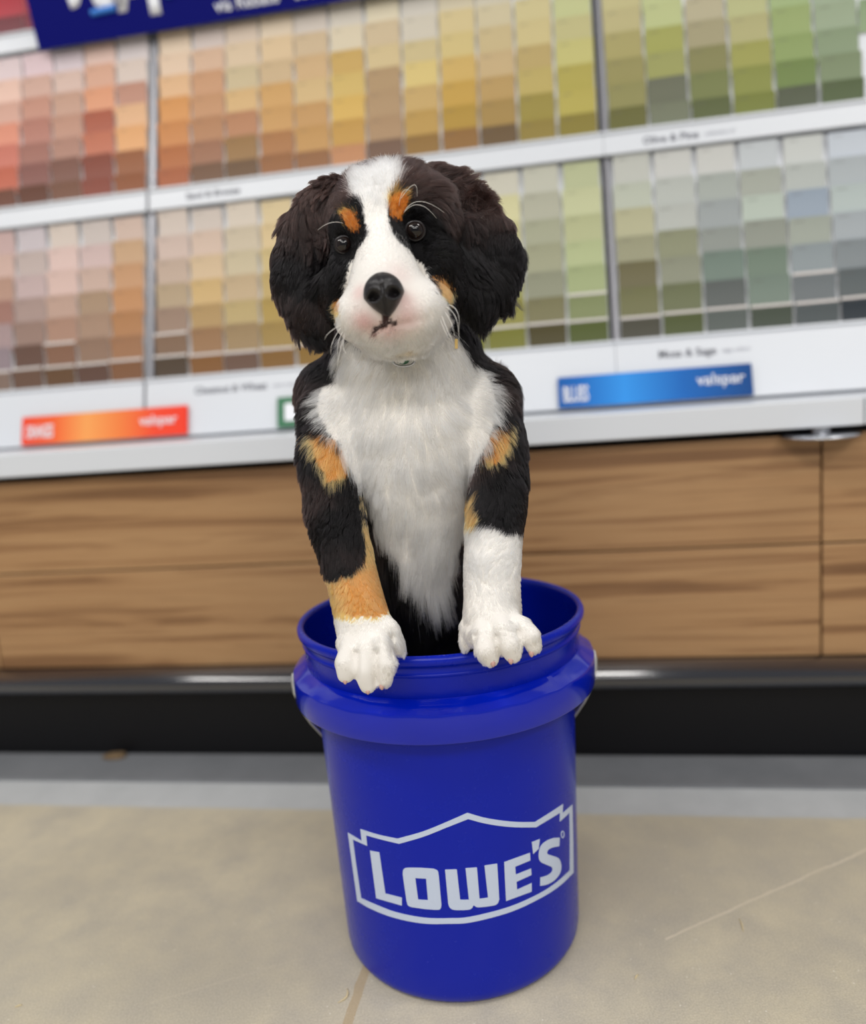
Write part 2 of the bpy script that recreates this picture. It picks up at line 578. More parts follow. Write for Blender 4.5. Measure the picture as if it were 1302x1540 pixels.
# a small printed colour code in the card's upper left corner
inx = k_.math('MULTIPLY', k_.math('GREATER_THAN', sx_.outputs[0], -0.025), k_.math('LESS_THAN', sx_.outputs[0], -0.009))
iny = k_.math('MULTIPLY', k_.math('GREATER_THAN', sx_.outputs[1], 0.0455), k_.math('LESS_THAN', sx_.outputs[1], 0.0480))
chk = k_.n('ShaderNodeTexNoise')
chk.inputs['Scale'].default_value = 900
k_.l(tcx.outputs['Object'], chk.inputs['Vector'])
msk = k_.math('MULTIPLY', k_.math('MULTIPLY', inx, iny), k_.math('GREATER_THAN', chk.outputs['Fac'], 0.5))
k_.l(k_.mix(k_.math('MULTIPLY', msk, 0.6), oi.outputs['Color'], lin((90, 85, 82))), k_.b.inputs['Base Color'])
M_cardedge = mat('card_edge', (222, 216, 212), 0.7)
CARD = card_mesh()
CARD.materials.append(M_card)
CARD.materials.append(M_cardedge)
CARD_B = card_mesh(True)
CARD_B.materials.append(M_card)
CARD_B.materials.append(M_cardedge)
AX = Matrix((tuple(E), tuple(LUP), tuple(np.cross(E, LUP)))).transposed().to_4x4()


def colour_word(h):
    import colorsys
    r, g_, b_ = (int(h[i:i + 2], 16) / 255 for i in (0, 2, 4))
    hh, s_, v_ = colorsys.rgb_to_hsv(r, g_, b_)
    hh *= 360
    tone = 'pale' if v_ > 0.8 and s_ < 0.35 else 'light' if v_ > 0.72 else 'dark' if v_ < 0.45 else 'mid'
    if s_ < 0.09:
        base = 'grey'
    elif hh < 12 or hh > 335:
        base = 'pink' if v_ > 0.75 and s_ < 0.3 else 'red' if s_ > 0.55 else 'rosy brown'
    elif hh < 26:
        base = 'pinkish beige' if s_ < 0.3 and v_ > 0.6 else 'terracotta' if s_ > 0.45 and v_ > 0.6 else 'brown'
    elif hh < 42:
        base = 'cream' if s_ < 0.3 and v_ > 0.75 else 'orange tan' if s_ > 0.45 and v_ > 0.7 else 'brown' if v_ < 0.6 else 'tan'
    elif hh < 54:
        base = 'cream' if s_ < 0.3 else 'ochre yellow' if s_ > 0.5 and v_ > 0.55 else 'khaki' if v_ > 0.5 else 'olive brown'
    elif hh < 68:
        base = 'yellowish cream' if s_ < 0.25 and v_ > 0.7 else 'olive' if v_ < 0.7 else 'yellow green'
    elif hh < 165:
        base = 'sage green' if s_ < 0.25 else 'green'
    else:
        base = 'blue grey'
    return tone + ' ' + base


CARDY = CAMPOS[1]
n_cards = 0
covered = []


def place_card(s, t_top, o_, h, label, group, border=False, narrow=1.0):
    global n_cards
    c = bpy.data.objects.new('paint_card', CARD_B if border else CARD)
    p = rk(s, t_top - CARD_H, o_)
    c.matrix_world = Matrix.Translation(p) @ AX @ Matrix.Rotation(rng.normal(0, 0.006), 4, 'Z') @ Matrix.Diagonal((narrow, 1, 1, 1))
    c.color = (*(x_ * 0.88 for x_ in lin(h)), 1)
    COL.objects.link(c)
    tag(c, label, 'paint card', group)
    n_cards += 1


def to_px(P_):
    d = np.asarray(P_) - CAMPOS
    w_ = d @ FWD
    return IW / 2 + FPX * (d @ RIGHT) / w_, IH / 2 - FPX * (d @ UPV) / w_


ROWW = ['top', 'second', 'third', 'fourth', 'fifth', 'sixth', 'bottom']
COLW = ['first', 'second', 'third', 'fourth', 'fifth', 'sixth', 'seventh', 'eighth', 'ninth', 'tenth', 'eleventh', 'twelfth']


def tier(cols, bay, first, t_foot, tier_name):
    a, b, nm = bay
    wcol = (b - a) / 12
    for ci, cstr in enumerate(cols):
        cells = cstr.split()
        jit = [rng.normal(0, 0.0016) for _ in cells]
        for ri, h in enumerate(cells):
            s = a + wcol * (first + ci + 0.5) + rng.normal(0, 0.0005)
            t_top = t_foot + PITCH_R * (7 - ri) - 0.0035 + jit[ri]
            u, v = to_px(rk(s, t_top - 0.024))
            if u < -32 or u > IW + 28 or v < -22:
                continue
            if t_foot == T_LO and 6 <= first + ci + 1 <= 9 and nm == 'middle':
                lim = {6: (9, 9), 7: (9, 9), 8: (9, 9), 9: (0, 0)}[first + ci + 1]
                if ri > lim[1] or lim[0] == 9:
                    covered.append((s, t_top, h))
                    continue
            if nm == 'middle':
                place = '%s column from the left post' % COLW[first + ci]
            elif nm == 'left':
                place = ('column touching the left post' if first + ci == 11 else '%s column left of the left post' % COLW[11 - first - ci])
            else:
                place = ('column touching the right post' if first + ci == 0 else '%s column right of the right post' % COLW[first + ci])
            place_card(s, t_top, -0.0145 + 0.0012, h,
                       '%s card, %s row, %s tier, %s' % (colour_word(h), ROWW[ri], tier_name, place),
                       'paint cards in the %s tier of the %s rack' % (tier_name, nm),
                       t_foot == T_LO and (ri == 6 or (ri == 5 and rng.random() < 0.4)), 0.91 if (t_foot == T_LO and ri == 0) else rng.uniform(0.955, 1.0))


tier(LW, BAYS[0], 7, T_LO, 'lower')
tier(LM, BAYS[1], 0, T_LO, 'lower')
tier(LR, BAYS[2], 0, T_LO, 'lower')
tier(UL, BAYS[0], 7, T_HI, 'upper')
tier(UM, BAYS[1], 0, T_HI, 'upper')
tier(UR, BAYS[2], 0, T_HI, 'upper')
# the corner of a third tier, red cards
a, b, _n = BAYS[0]
wcol = (b - a) / 12
for ci, cstr in enumerate(TOPL):
    for ri, h in enumerate(cstr.split()[::-1][:3]):
        s = a + wcol * (7 + ci + 0.5)
        t_top = T_TOP + PITCH_R * (ri + 1) - 0.002
        u, v = to_px(rk(s, t_top - 0.024))
        if v < -25 or u < -40:
            continue
        place_card(s, t_top, -0.0133, h, '%s card left of the blue banner, %s row above the shelf, %s column' %
                   (colour_word(h), ['first', 'second', 'third'][ri], ['outer', 'inner'][ci]), 'red paint cards in the top tier')

# the cards wholly covered by the puppy's head, as one lot
bm = bmesh.new()
cl = bm.loops.layers.float_color.new('card_tint')
for (s, t_top, h) in covered:
    k0 = len(bm.verts)
    nf = len(bm.faces)
    bm.from_mesh(CARD)
    bm.verts.ensure_lookup_table()
    bm.faces.ensure_lookup_table()
    M_ = Matrix.Translation(rk(s, t_top - CARD_H, -0.0133)) @ AX
    for v in bm.verts[k0:]:
        v.co = M_ @ v.co
    for f_ in bm.faces[nf:]:
        for lp in f_.loops:
            lp[cl] = (*lin(h), 1)
M_lot = mat('card_colours', (180, 170, 130), 0.55)
lt = NT(M_lot)
an = lt.n('ShaderNodeAttribute', attribute_name='card_tint')
lt.l(an.outputs['Color'], lt.b.inputs['Base Color'])
me = bpy.data.meshes.new('paint_cards')
bm.to_mesh(me)
bm.free()
me.materials.append(M_lot)
me.materials.append(M_cardedge)
o = link(bpy.data.objects.new('paint_cards', me))
o['kind'] = 'stuff'
tag(o, 'further cream and olive paint cards behind the head of the puppy', 'paint card')

# ------------------------------------------------------------------ standing signs on the ledge
def sign_board(s0, s1, t0, t1, material, label, words_):
    c0 = rk((s0 + s1) / 2, t0, 0.0095)
    e_ = empty('shelf_sign', tuple(c0))
    bm_ = bmesh.new()
    bm_box(bm_, rk(s0, t0, 0.0085), E * (s1 - s0), LUP * (t1 - t0), LOUT * 0.003, 0.0005)
    bmesh.ops.translate(bm_, vec=-e_.location, verts=bm_.verts)
    obj('board', bm_, material, e_)
    for (txt_, s_, t_, size, bold, sq) in words_:
        text_mesh('lettering', txt_, size, rk(s_, t_, 0.0115), E, LUP, M_wtext, e_, bold=bold, squeeze=sq)
    tag(e_, label, 'sign', 'signs standing on the white ledge')
    return e_


def gradient_mat(name, s0, s1, stops):
    m = mat(name, (255, 0, 0), 0.6, spec=0.2)
    g_ = NT(m)
    tc_ = g_.n('ShaderNodeTexCoord')
    dp = g_.n('ShaderNodeVectorMath', operation='DOT_PRODUCT')
    dp.inputs[1].default_value = tuple(E)
    g_.l(tc_.outputs['Object'], dp.inputs[0])
    fac = g_.math('ADD', g_.math('MULTIPLY', dp.outputs['Value'], 1 / (s1 - s0)), 0.5)
    g_.l(g_.ramp(fac, stops), g_.b.inputs['Base Color'])
    return m


sign_board(-0.851, -0.522, 0.0045, 0.0575, gradient_mat('orange_print', -0.851, -0.522, [(0, lin((232, 70, 46))), (0.2, lin((236, 100, 52))), (0.4, lin((240, 160, 88))), (0.6, lin((236, 128, 66))), (0.8, lin((236, 76, 48))), (1, lin((238, 64, 44)))]),
           'red and orange sign lettered ORANGES standing on the ledge, left', [('ORANGES', -0.842, 0.0165, 0.034, 0.025, 0.36), ('valspar', -0.614, 0.026, 0.026, 0.012, 1.0)])
sign_board(0.131, 0.4345, 0.0045, 0.0560, gradient_mat('blue_print', 0.131, 0.4345, [(0, lin((24, 92, 168))), (0.12, lin((28, 106, 188))), (0.35, lin((52, 146, 228))), (0.65, lin((28, 102, 182))), (1, lin((20, 70, 132)))]),
           'blue sign lettered BLUES standing on the ledge, right of the puppy', [('BLUES', 0.139, 0.0140, 0.036, 0.025, 0.42), ('valspar', 0.350, 0.026, 0.026, 0.012, 1.0)])
gs = sign_board(-0.354, -0.05, 0.0045, 0.0585, mat('green_print', (40, 110, 72), 0.45), 'green sign with a white panel, half hidden behind the puppy', [])
bm = bmesh.new()
bm_box(bm, rk(-0.340, 0.0155, 0.0116), E * 0.12, LUP * 0.031, LOUT * 0.0004)
bmesh.ops.translate(bm, vec=-gs.location, verts=bm.verts)
obj('white_panel', bm, M_wtext, gs)

# ------------------------------------------------------------------ blue banner hanging over the top tier
BANNER_ST = (-0.8375, 0.790)
TL = math.radians(-12)
BUP = Z * math.cos(TL) + N * math.sin(TL)
BOUT = np.cross(E, BUP)
B0 = rk(*BANNER_ST, 0.014)
ban = empty('hanging_banner', tuple(B0))
bm = bmesh.new()
bm_box(bm, (0, 0, 0), E * 1.05, BUP * 0.30, BOUT * 0.003)
obj('board', bm, mat('navy_print', (4, 9, 104), 0.6, spec=0.1), ban)
M_lblue = mat('light_blue_print', (50, 125, 215), 0.5)


def bpos(s, t, o=0.003):
    return B0 + E * s + BUP * t + BOUT * o


for ch, s_, t_, sz in (('J', 0.094, 0.088, 0.110), ('ul', 0.131, 0.055, 0.120), ('y', 0.184, 0.072, 0.120), ('4', 0.214, 0.033, 0.150)):
    text_mesh('headline_letter', ch, sz, bpos(s_, t_), E, BUP, M_wtext, ban, bold=0.045, squeeze=0.78)
bm = bmesh.new()
tube(bm, [Vector(bpos(0.127, 0.046, 0.0036) - B0), Vector(bpos(0.177, 0.048, 0.0036) - B0)], 0.0058, 12)
for v in bm.verts:
    pass
obj('underline', bm, M_lblue, ban)
bm = bmesh.new()
tube(bm, [Vector(bpos(0.285, 0.050, 0.0036) - B0), Vector(bpos(0.291, 0.090, 0.0036) - B0)], 0.006, 12)
obj('swoosh', bm, M_lblue, ban)
text_mesh('small_print', 'via Rebate  *see store', 0.030, bpos(0.372, 0.0140), E, BUP, M_wtext, ban, bold=0.012)
tag(ban, 'navy blue hanging banner with large white lettering, top left', 'banner')

# ------------------------------------------------------------------ bucket
BX = -0.0009
M_blue = mat('blue_plastic', (0, 27, 164), 0.26, spec=0.28)
pb = NT(M_blue)
tb = pb.n('ShaderNodeTexCoord')
nb = pb.noise(tb.outputs['Object'], 30, 4, 0.6)
nb2 = pb.noise(tb.outputs['Object'], 6, 2, 0.5)
pb.l(pb.ramp(nb, [(0.3, (0.20, 0.20, 0.20)), (0.7, (0.30, 0.30, 0.30))]), pb.b.inputs['Roughness'])
bb = pb.n('ShaderNodeBump')
bb.inputs['Strength'].default_value = 0.12
bb.inputs['Distance'].default_value = 0.004
pb.l(nb2, bb.inputs['Height'])
pb.l(bb.outputs[0], pb.b.inputs['Normal'])
bucket = empty('plastic_bucket', (BX, 0, 0))


def body_r(z):
    return 0.1305 + (0.1385 - 0.1305) * (z - 0.012) / (0.292 - 0.012)


prof = [(0, 0.006), (0.112, 0.006), (0.116, 0.0), (0.121, 0.0), (0.1265, 0.003), (0.1296, 0.008)]
prof += [(body_r(z), z) for z in np.linspace(0.014, 0.300, 14)]
prof += [(0.1425, 0.320), (0.1450, 0.3262), (0.1462, 0.345), (0.1472, 0.3480), (0.1478, 0.3487), (0.1472, 0.3496), (0.1468, 0.352), (0.1470, 0.3570), (0.1500, 0.3582), (0.1518, 0.3610), (0.1520, 0.3645), (0.1506, 0.3675), (0.1480, 0.3684), (0.1452, 0.3672), (0.1442, 0.364)]
prof += [(0.1435, 0.355), (0.1420, 0.326), (0.1355, 0.29), (0.128, 0.02), (0.124, 0.009), (0, 0.009)]
bm = bmesh.new()
lathe(bm, prof, 0, 0, 180)
o = obj('shell', bm, M_blue, bucket, True)
# the broad flange below the rim: slightly uneven moulding on its top face
bm = bmesh.new()
fprof = [(0.1440, 0.3268), (0.1475, 0.3262), (0.1575, 0.3190), (0.1600, 0.3172), (0.1607, 0.3150), (0.1604, 0.2910), (0.1596, 0.2893), (0.1582, 0.2893), (0.1578, 0.2910), (0.1576, 0.3125), (0.1430, 0.3180)]
lathe(bm, fprof, 0, 0, 360)
for v in bm.verts:
    th = math.atan2(v.co.y, v.co.x)
    r_ = math.hypot(v.co.x, v.co.y)
    if r_ > 0.150 and v.co.z > 0.312:
        v.co.z += 0.0005 * math.sin(th * 24) + 0.0006 * mnoise.noise(Vector((th * 9, 3, 0)))
M_flange = mat('glossy_blue_plastic', (0, 27, 172), 0.12, spec=0.55)
o = obj('flange', bm, M_flange, bucket, True)
for o_ in (bucket.children):
    pass


def sharp(o, ang=35):
    me = o.data
    bm_ = bmesh.new()
    bm_.from_mesh(me)
    for e_ in bm_.edges:
        if len(e_.link_faces) == 2 and e_.calc_face_angle(0) > math.radians(ang):
            e_.smooth = False
    bm_.to_mesh(me)
    bm_.free()


sharp(o, 28)

# bail wire and its ears
bail = []
ear = math.radians(4)
for q in np.linspace(0, 1, 60):
    ang = math.radians(-1) + math.pi * q + math.radians(2) * q
    r_ = 0.1630 - 0.0185 * min(1.0, math.sin(math.pi * q) * 5)
    z_ = 0.292 - 0.185 * math.sin(math.pi * q) ** 0.62
    bail.append((r_ * math.cos(ang), r_ * math.sin(ang), z_))
bm = bmesh.new()
tube(bm, bail, 0.0018, 8)
hb = obj('bail_handle', bm, mat('zinc_wire', (196, 200, 200), 0.3, metal=0.9), bucket, True)
hb['label'] = 'thin zinc wire bail hanging behind the bucket'
for sgn in (-1, 1):
    bm = bmesh.new()
    x_ = sgn * 0.1605
    tube(bm, [(x_, 0.0, 0.2780), (x_ + sgn * 0.0035, 0.002, 0.2860), (x_ + sgn * 0.0045, 0.004, 0.2980), (x_ + sgn * 0.0035, 0.006, 0.3055), (x_ + sgn * 0.0005, 0.008, 0.3070), (x_ - sgn * 0.004, 0.008, 0.3035)], 0.0023, 8)
    o = obj('handle_ear', bm, mat('ear_metal', (206, 208, 204), 0.35, metal=0.6), bucket, True)
    o['label'] = 'pale metal wire end hooked at the flange'

# ---- printed emblem: outlines measured in a unit frame of the bucket wall (angle, height)
SC = 3.519


def on_wall(cx_, cy_):
    """a printed point: where its sight line meets the cone of the wall -> (angle, z)"""
    u, v = 510 + cx_ / SC, 1190 + cy_ / SC
    d = ray(u, v)
    lo, hi = 0.3, 0.95
    o_ = CAMPOS - np.array([BX, 0, 0])
    tt = np.linspace(0.3, 1.1, 1601)
    P_ = o_[None] + tt[:, None] * d[None]
    g_ = np.hypot(P_[:, 0], P_[:, 1]) - (0.1305 + (0.1385 - 0.1305) * (P_[:, 2] - 0.012) / 0.28)
    i_ = int(np.argmax(g_ < 0))
    if g_[i_] >= 0:
        i_ = int(np.argmin(g_))
        p_ = P_[i_]
    else:
        w0, w1 = g_[i_ - 1], g_[i_]
        p_ = P_[i_ - 1] + (P_[i_] - P_[i_ - 1]) * (w0 / (w0 - w1))
    return math.atan2(p_[1], p_[0]), float(p_[2])


def catmull(pts, sharp_idx, n_=5, closed=True):
    out = []
    m_ = len(pts)
    for i in range(m_ if closed else m_ - 1):
        p0, p1, p2, p3 = (np.array(pts[(i + k) % m_], float) for k in (-1, 0, 1, 2))
        s1_, s2_ = i % m_ in sharp_idx, (i + 1) % m_ in sharp_idx
        if s1_ and s2_:
            out += [tuple(p1 + (p2 - p1) * k / 4) for k in range(4)]
            continue
        t1 = (p2 - p1) if s1_ else (p2 - p0) / 2
        t2 = (p2 - p1) if s2_ else (p3 - p1) / 2
        for k in range(n_):
            q = k / n_
            out.append(tuple((2 * q**3 - 3 * q**2 + 1) * p1 + (q**3 - 2 * q**2 + q) * t1 + (-2 * q**3 + 3 * q**2) * p2 + (q**3 - q**2) * t2))
    return out


M_print = mat('silver_print', (196, 208, 230), 0.42)


def wall_patch(loops, name, parent):
    """fill closed loops (outer + holes) given in emblem coordinates, laid on the wall as a thin skin"""
    bm_ = bmesh.new()
    for lp in loops:
        q = [on_wall(*p_) for p_ in lp]
        vs = [bm_.verts.new((a_, z_ * 8, 0)) for a_, z_ in q]
        for i in range(len(vs)):
            bm_.edges.new((vs[i], vs[(i + 1) % len(vs)]))
    bmesh.ops.triangle_fill(bm_, use_beauty=True, use_dissolve=False, edges=bm_.edges[:])
    for _ in range(2):
        es = [e_ for e_ in bm_.edges if abs(e_.verts[0].co.x - e_.verts[1].co.x) > 0.05]
        if es:
            bmesh.ops.subdivide_edges(bm_, edges=es, cuts=1)
    r = bmesh.ops.extrude_face_region(bm_, geom=list(bm_.faces))
    top = {g_ for g_ in r['geom'] if isinstance(g_, bmesh.types.BMVert)}
    for v in bm_.verts:
        a_, z_ = v.co.x, v.co.y / 8
        rr = body_r(z_) + (0.00045 if v in top else 0.00005)
        v.co = (rr * math.cos(a_), rr * math.sin(a_), z_)
    return obj(name, bm_, M_print, parent)


out_o = [(47, 218), (120, 262), (113, 199), (205, 228), (308, 250), (440, 213), (560, 165), (678, 113), (760, 137), (850, 153), (945, 162), (1035, 162), (1110, 115), (1183, 67), (1180, 116), (1232, 70), (1236, 250), (1238, 430), (1165, 500), (1060, 567), (900, 640), (700, 692), (580, 700), (440, 698), (290, 668), (170, 622), (97, 580), (72, 400)]
out_i = [(73, 254), (149, 288), (143, 232), (230, 256), (318, 277), (450, 238), (570, 190), (682, 146), (765, 168), (855, 183), (945, 190), (1040, 190), (1110, 148), (1167, 113), (1166, 160), (1217, 113), (1219, 260), (1219, 418), (1150, 480), (1055, 542), (895, 612), (695, 663), (580, 671), (450, 668), (305, 640), (190, 597), (117, 564), (94, 410)]
sh = {0, 1, 2, 4, 7, 11, 13, 14, 15, 17, 26}
logo = empty('emblem')
COL.objects.unlink(logo)
bpy.data.objects.remove(logo)
A = catmull(out_o, sh, 4)
B = catmull(out_i, sh, 4)
bm = bmesh.new()
qa, qb = [on_wall(*p_) for p_ in A], [on_wall(*p_) for p_ in B]


def cyl(a_, z_, d_):
    rr = body_r(z_) + d_
    return (rr * math.cos(a_), rr * math.sin(a_), z_)


va = [[bm.verts.new(cyl(*q, d_)) for q in qa] for d_ in (0.00005, 0.00045)]
vb = [[bm.verts.new(cyl(*q, d_)) for q in qb] for d_ in (0.00005, 0.00045)]
m_ = min(len(qa), len(qb))
for i in range(m_):
    j_ = (i + 1) % m_
    bm.faces.new((va[1][i], va[1][j_], vb[1][j_], vb[1][i]))
    bm.faces.new((va[0][i], va[0][j_], va[1][j_], va[1][i]))
    bm.faces.new((vb[0][i], vb[0][j_], vb[1][j_], vb[1][i]))
emb = obj('emblem_border', bm, M_print, bucket)
L_ = [(164, 313), (213, 322), (245, 540), (332, 562), (332, 604), (197, 565)]
O_ = [(337, 440), (340, 414), (360, 404), (430, 404), (500, 409), (521, 420), (527, 445), (541, 600), (536, 620), (518, 626), (450, 622), (385, 612), (365, 603), (357, 580)]
Oh = [(403, 458), (460, 461), (470, 575), (418, 572)]
W_ = [(560, 414), (622, 412), (640, 573), (686, 573), (668, 406), (728, 402), (742, 568), (787, 562), (768, 392), (835, 382), (846, 570), (840, 590), (818, 603), (735, 613), (712, 603), (702, 617), (680, 626), (612, 627), (586, 615), (577, 594)]
E_ = [(872, 374), (1008, 325), (1010, 365), (930, 398), (933, 440), (1014, 408), (1016, 442), (937, 478), (940, 520), (1017, 485), (1017, 530), (882, 580)]
A_ = [(1018, 268), (1060, 252), (1054, 303), (1025, 331)]
S_ = [(1165, 245), (1163, 290), (1128, 297), (1104, 310), (1100, 330), (1125, 340), (1160, 355), (1173, 390), (1168, 430), (1140, 468), (1100, 492), (1062, 500), (1063, 456), (1100, 444), (1124, 425), (1124, 402), (1095, 388), (1062, 370), (1054, 335), (1065, 290), (1095, 262), (1130, 248)]


def straight(p_, n_=5):
    o_ = []
    for i in range(len(p_)):
        a_, b_ = np.array(p_[i], float), np.array(p_[(i + 1) % len(p_)], float)
        k_n = max(1, int(np.linalg.norm(b_ - a_) / 30))
        o_ += [tuple(a_ + (b_ - a_) * k / k_n) for k in range(k_n)]
    return o_


for nm, lp in (('letter_l', [straight(L_)]), ('letter_o', [catmull(O_, {3, 4, 7, 10, 11, 13, 0, 6}, 4), straight(Oh)]),
               ('letter_w', [catmull(W_, set(range(0, 12)) | {19}, 4)]), ('letter_e', [straight(E_)]), ('apostrophe', [straight(A_)]),
               ('letter_s', [catmull(S_, {0, 1, 11, 12}, 4)])):
    wall_patch(lp, nm, bucket)
# small registered mark
ring_o = [(1181 + 9 * math.cos(q), 228 + 20 * math.sin(q)) for q in np.linspace(0, 2 * math.pi, 16, endpoint=False)]
ring_i = [(1181 + 6 * math.cos(q), 228 + 15 * math.sin(q)) for q in np.linspace(0, 2 * math.pi, 16, endpoint=False)]
wall_patch([ring_o, ring_i], 'registered_mark', bucket)
tag(bucket, 'tall blue plastic bucket with white gabled store emblem, on the concrete floor', 'bucket')

# ------------------------------------------------------------------ the puppy
PUP = np.array([0.0, 0.0, 0.0])
puppy = empty('puppy', (0.0, 0.0, 0.02))
PINV = Matrix.Translation((0.0, 0.0, -0.02))
prims = []       # region, centre, radii, rotation about the view axis


def S(region, u, v, y, r, sx=1.0, sy=1.0, sz=1.0, rot=0.0):
    c = at(u, v, y)
    m_ = r * scale_at(c)
    prims.append((region, c, np.array([m_ * sx, m_ * sy, m_ * sz]), math.radians(rot)))
    return c


def chain(region, nodes, sy=1.0, n_=5):
    for A_n, B_n in zip(nodes, nodes[1:]):
        for k in range(n_):
            q = k / n_
            u, v, y, r = (A_n[i] + (B_n[i] - A_n[i]) * q for i in range(4))
            S(region, u, v, y, r, sy=sy)
    u, v, y, r = nodes[-1]
    S(region, u, v, y, r, sy=sy)


# trunk: shoulders, rib cage, belly, rump sitting on the bucket floor
def stack(region, nodes, n_=6):
    """nodes: u, v, y, half width, depth ratio, height ratio"""
    for A_n, B_n in zip(nodes, nodes[1:]):
        for k in range(n_):
            a6 = [A_n[i] + (B_n[i] - A_n[i]) * k / n_ for i in range(6)]
            S(region, a6[0], a6[1], a6[2], a6[3], 1.0, a6[4], a6[5])
    a6 = nodes[-1]
    S(region, a6[0], a6[1], a6[2], a6[3], 1.0, a6[4], a6[5])


stack('torso', [(606, 596, -0.045, 128, 0.55, 0.50), (610, 640, -0.052, 130, 0.53, 0.55), (616, 700, -0.055, 106, 0.62, 0.75), (622, 770, -0.052, 80, 0.8, 1.0),
                (630, 850, -0.040, 68, 1.0, 1.2), (642, 940, -0.022, 74, 1.05, 1.2)])
S('torso', 503, 594, -0.036, 58, 1.0, 0.9, 0.95)
S('torso', 722, 594, -0.040, 54, 1.0, 0.9, 0.95)
S('torso', 608, 578, 0.004, 140, 1.0, 0.50, 0.50)
prims.append(('torso', np.array([0.0, 0.012, 0.22]), np.array([0.088, 0.080, 0.11]), 0))
prims.append(('torso', np.array([0.0, 0.018, 0.12]), np.array([0.100, 0.088, 0.09]), 0))
prims.append(('torso', np.array([-0.055, -0.045, 0.055]), np.array([0.034, 0.060, 0.040]), 0))
prims.append(('torso', np.array([0.055, -0.045, 0.055]), np.array([0.034, 0.060, 0.040]), 0))
S('torso', 636, 700, 0.030, 105, 1.15, 0.62, 1.25)      # back
# neck
chain('torso', [(598, 450, -0.035, 80), (604, 510, -0.040, 92), (608, 560, -0.038, 118)], 0.75, 5)
# head
S('head', 588, 340, -0.085, 90, 1.04, 0.92, 0.98, -6)
S('head', 560, 345, -0.100, 66, 1, 1, 1)
S('head', 622, 334, -0.098, 64, 1, 1, 1)
S('head', 586, 296, -0.100, 52, 1.2, 0.8, 0.8)
S('head', 534, 334, -0.118, 30, 1, 1, 1)       # brow ridges
S('head', 608, 316, -0.118, 32, 1, 1, 1)
S('head', 532, 410, -0.108, 44, 0.9, 1, 1.2)     # cheeks
S('head', 648, 395, -0.108, 48, 0.9, 1, 1.2)
S('head', 520, 440, -0.095, 44, 0.9, 1, 1.1)
S('head', 655, 430, -0.095, 50, 0.9, 1, 1.1)
stack('head', [(574, 352, -0.122, 34, 1.0, 1.1), (577, 388, -0.138, 42, 1.0, 1.0), (580, 420, -0.152, 54, 0.85, 0.85), (580, 448, -0.162, 60, 0.72, 0.72), (580, 462, -0.165, 62, 0.66, 0.62)], 5)
S('head', 545, 472, -0.158, 42, 1.0, 1.0, 0.95)   # flews
S('head', 624, 466, -0.158, 50, 1.0, 1.0, 0.95)
S('head', 540, 478, -0.140, 38, 1, 1.1, 0.95)
S('head', 640, 466, -0.140, 46, 1, 1.1, 0.98)
S('head', 578, 494, -0.156, 34, 1.55, 1.0, 0.75, 8)   # lower lip and chin
S('head', 594, 505, -0.138, 44, 1.4, 1.0, 0.75, 8)
# ears, thin hanging flaps
for nd in ((500, 300, -0.076, 36, 45), (478, 318, -0.076, 36, 40), (458, 348, -0.078, 38, 25), (448, 385, -0.082, 40, 15), (446, 425, -0.087, 40, 0), (460, 462, -0.091, 37, -20), (480, 488, -0.093, 26, -30), (492, 430, -0.098, 24, 0), (474, 388, -0.086, 28, 0)):
    S('ear_left', nd[0], nd[1], nd[2], nd[3], 0.92, 0.45, 1.12, nd[4])
for nd in ((652, 288, -0.074, 36, -50), (676, 300, -0.070, 38, -42), (702, 326, -0.070, 42, -35), (726, 358, -0.074, 43, -30), (738, 392, -0.081, 42, -10), (728, 428, -0.087, 38, 10), (714, 458, -0.091, 26, 15), (698, 400, -0.094, 32, 0), (694, 355, -0.090, 32, 0), (704, 436, -0.094, 30, 10)):
    S('ear_right', nd[0] + (5 if nd[0] > 700 else 0), nd[1], nd[2], nd[3], 0.97, 0.45, 1.12, nd[4])
S('ear_left', 490, 372, -0.070, 36)
S('ear_left', 500, 340, -0.070, 34)
# forelegs, left and right in the photograph
chain('leg_left', [(500, 628, -0.060, 46), (494, 690, -0.080, 45), (502, 760, -0.100, 42), (516, 820, -0.118, 39), (530, 868, -0.132, 38), (540, 905, -0.142, 38), (546, 936, -0.148, 42)], 0.9)
S('leg_left', 552, 966, -0.158, 46, 1.03, 0.62, 0.9)
chain('leg_right', [(735, 620, -0.060, 44), (750, 680, -0.080, 42), (750, 745, -0.100, 42), (742, 800, -0.118, 42), (740, 850, -0.132, 42), (739, 895, -0.142, 41), (740, 928, -0.150, 44)], 0.9)
S('leg_right', 745, 950, -0.160, 47, 1.02, 0.62, 0.62)
# toes: left paw hangs straight down, right paw curls over the rim
for nodes in ([(530, 968, -0.166, 16), (521, 996, -0.1740, 18), (520, 1014, -0.1745, 14)],
              [(550, 972, -0.172, 16), (548, 1008, -0.1800, 17.5), (553, 1031, -0.1800, 13)],
              [(570, 966, -0.172, 16), (579, 998, -0.1800, 17.0), (578, 1021, -0.1800, 13)],
              [(584, 942, -0.158, 15), (595, 966, -0.160, 12), (601, 978, -0.160, 8)]):
    chain('leg_left', nodes, 1.0, 8)
for nodes in ([(724, 952, -0.172, 16), (730, 976, -0.1800, 17.5), (737, 990, -0.1780, 14)],
              [(756, 945, -0.176, 16), (766, 968, -0.1820, 17.5), (771, 984, -0.1800, 14)],
              [(782, 938, -0.170, 15), (797, 956, -0.1750, 16), (802, 972, -0.1740, 12.5)],
              [(706, 940, -0.150, 15), (701, 962, -0.150, 12), (699, 972, -0.150, 8)]):
    chain('leg_right', nodes, 1.0, 8)

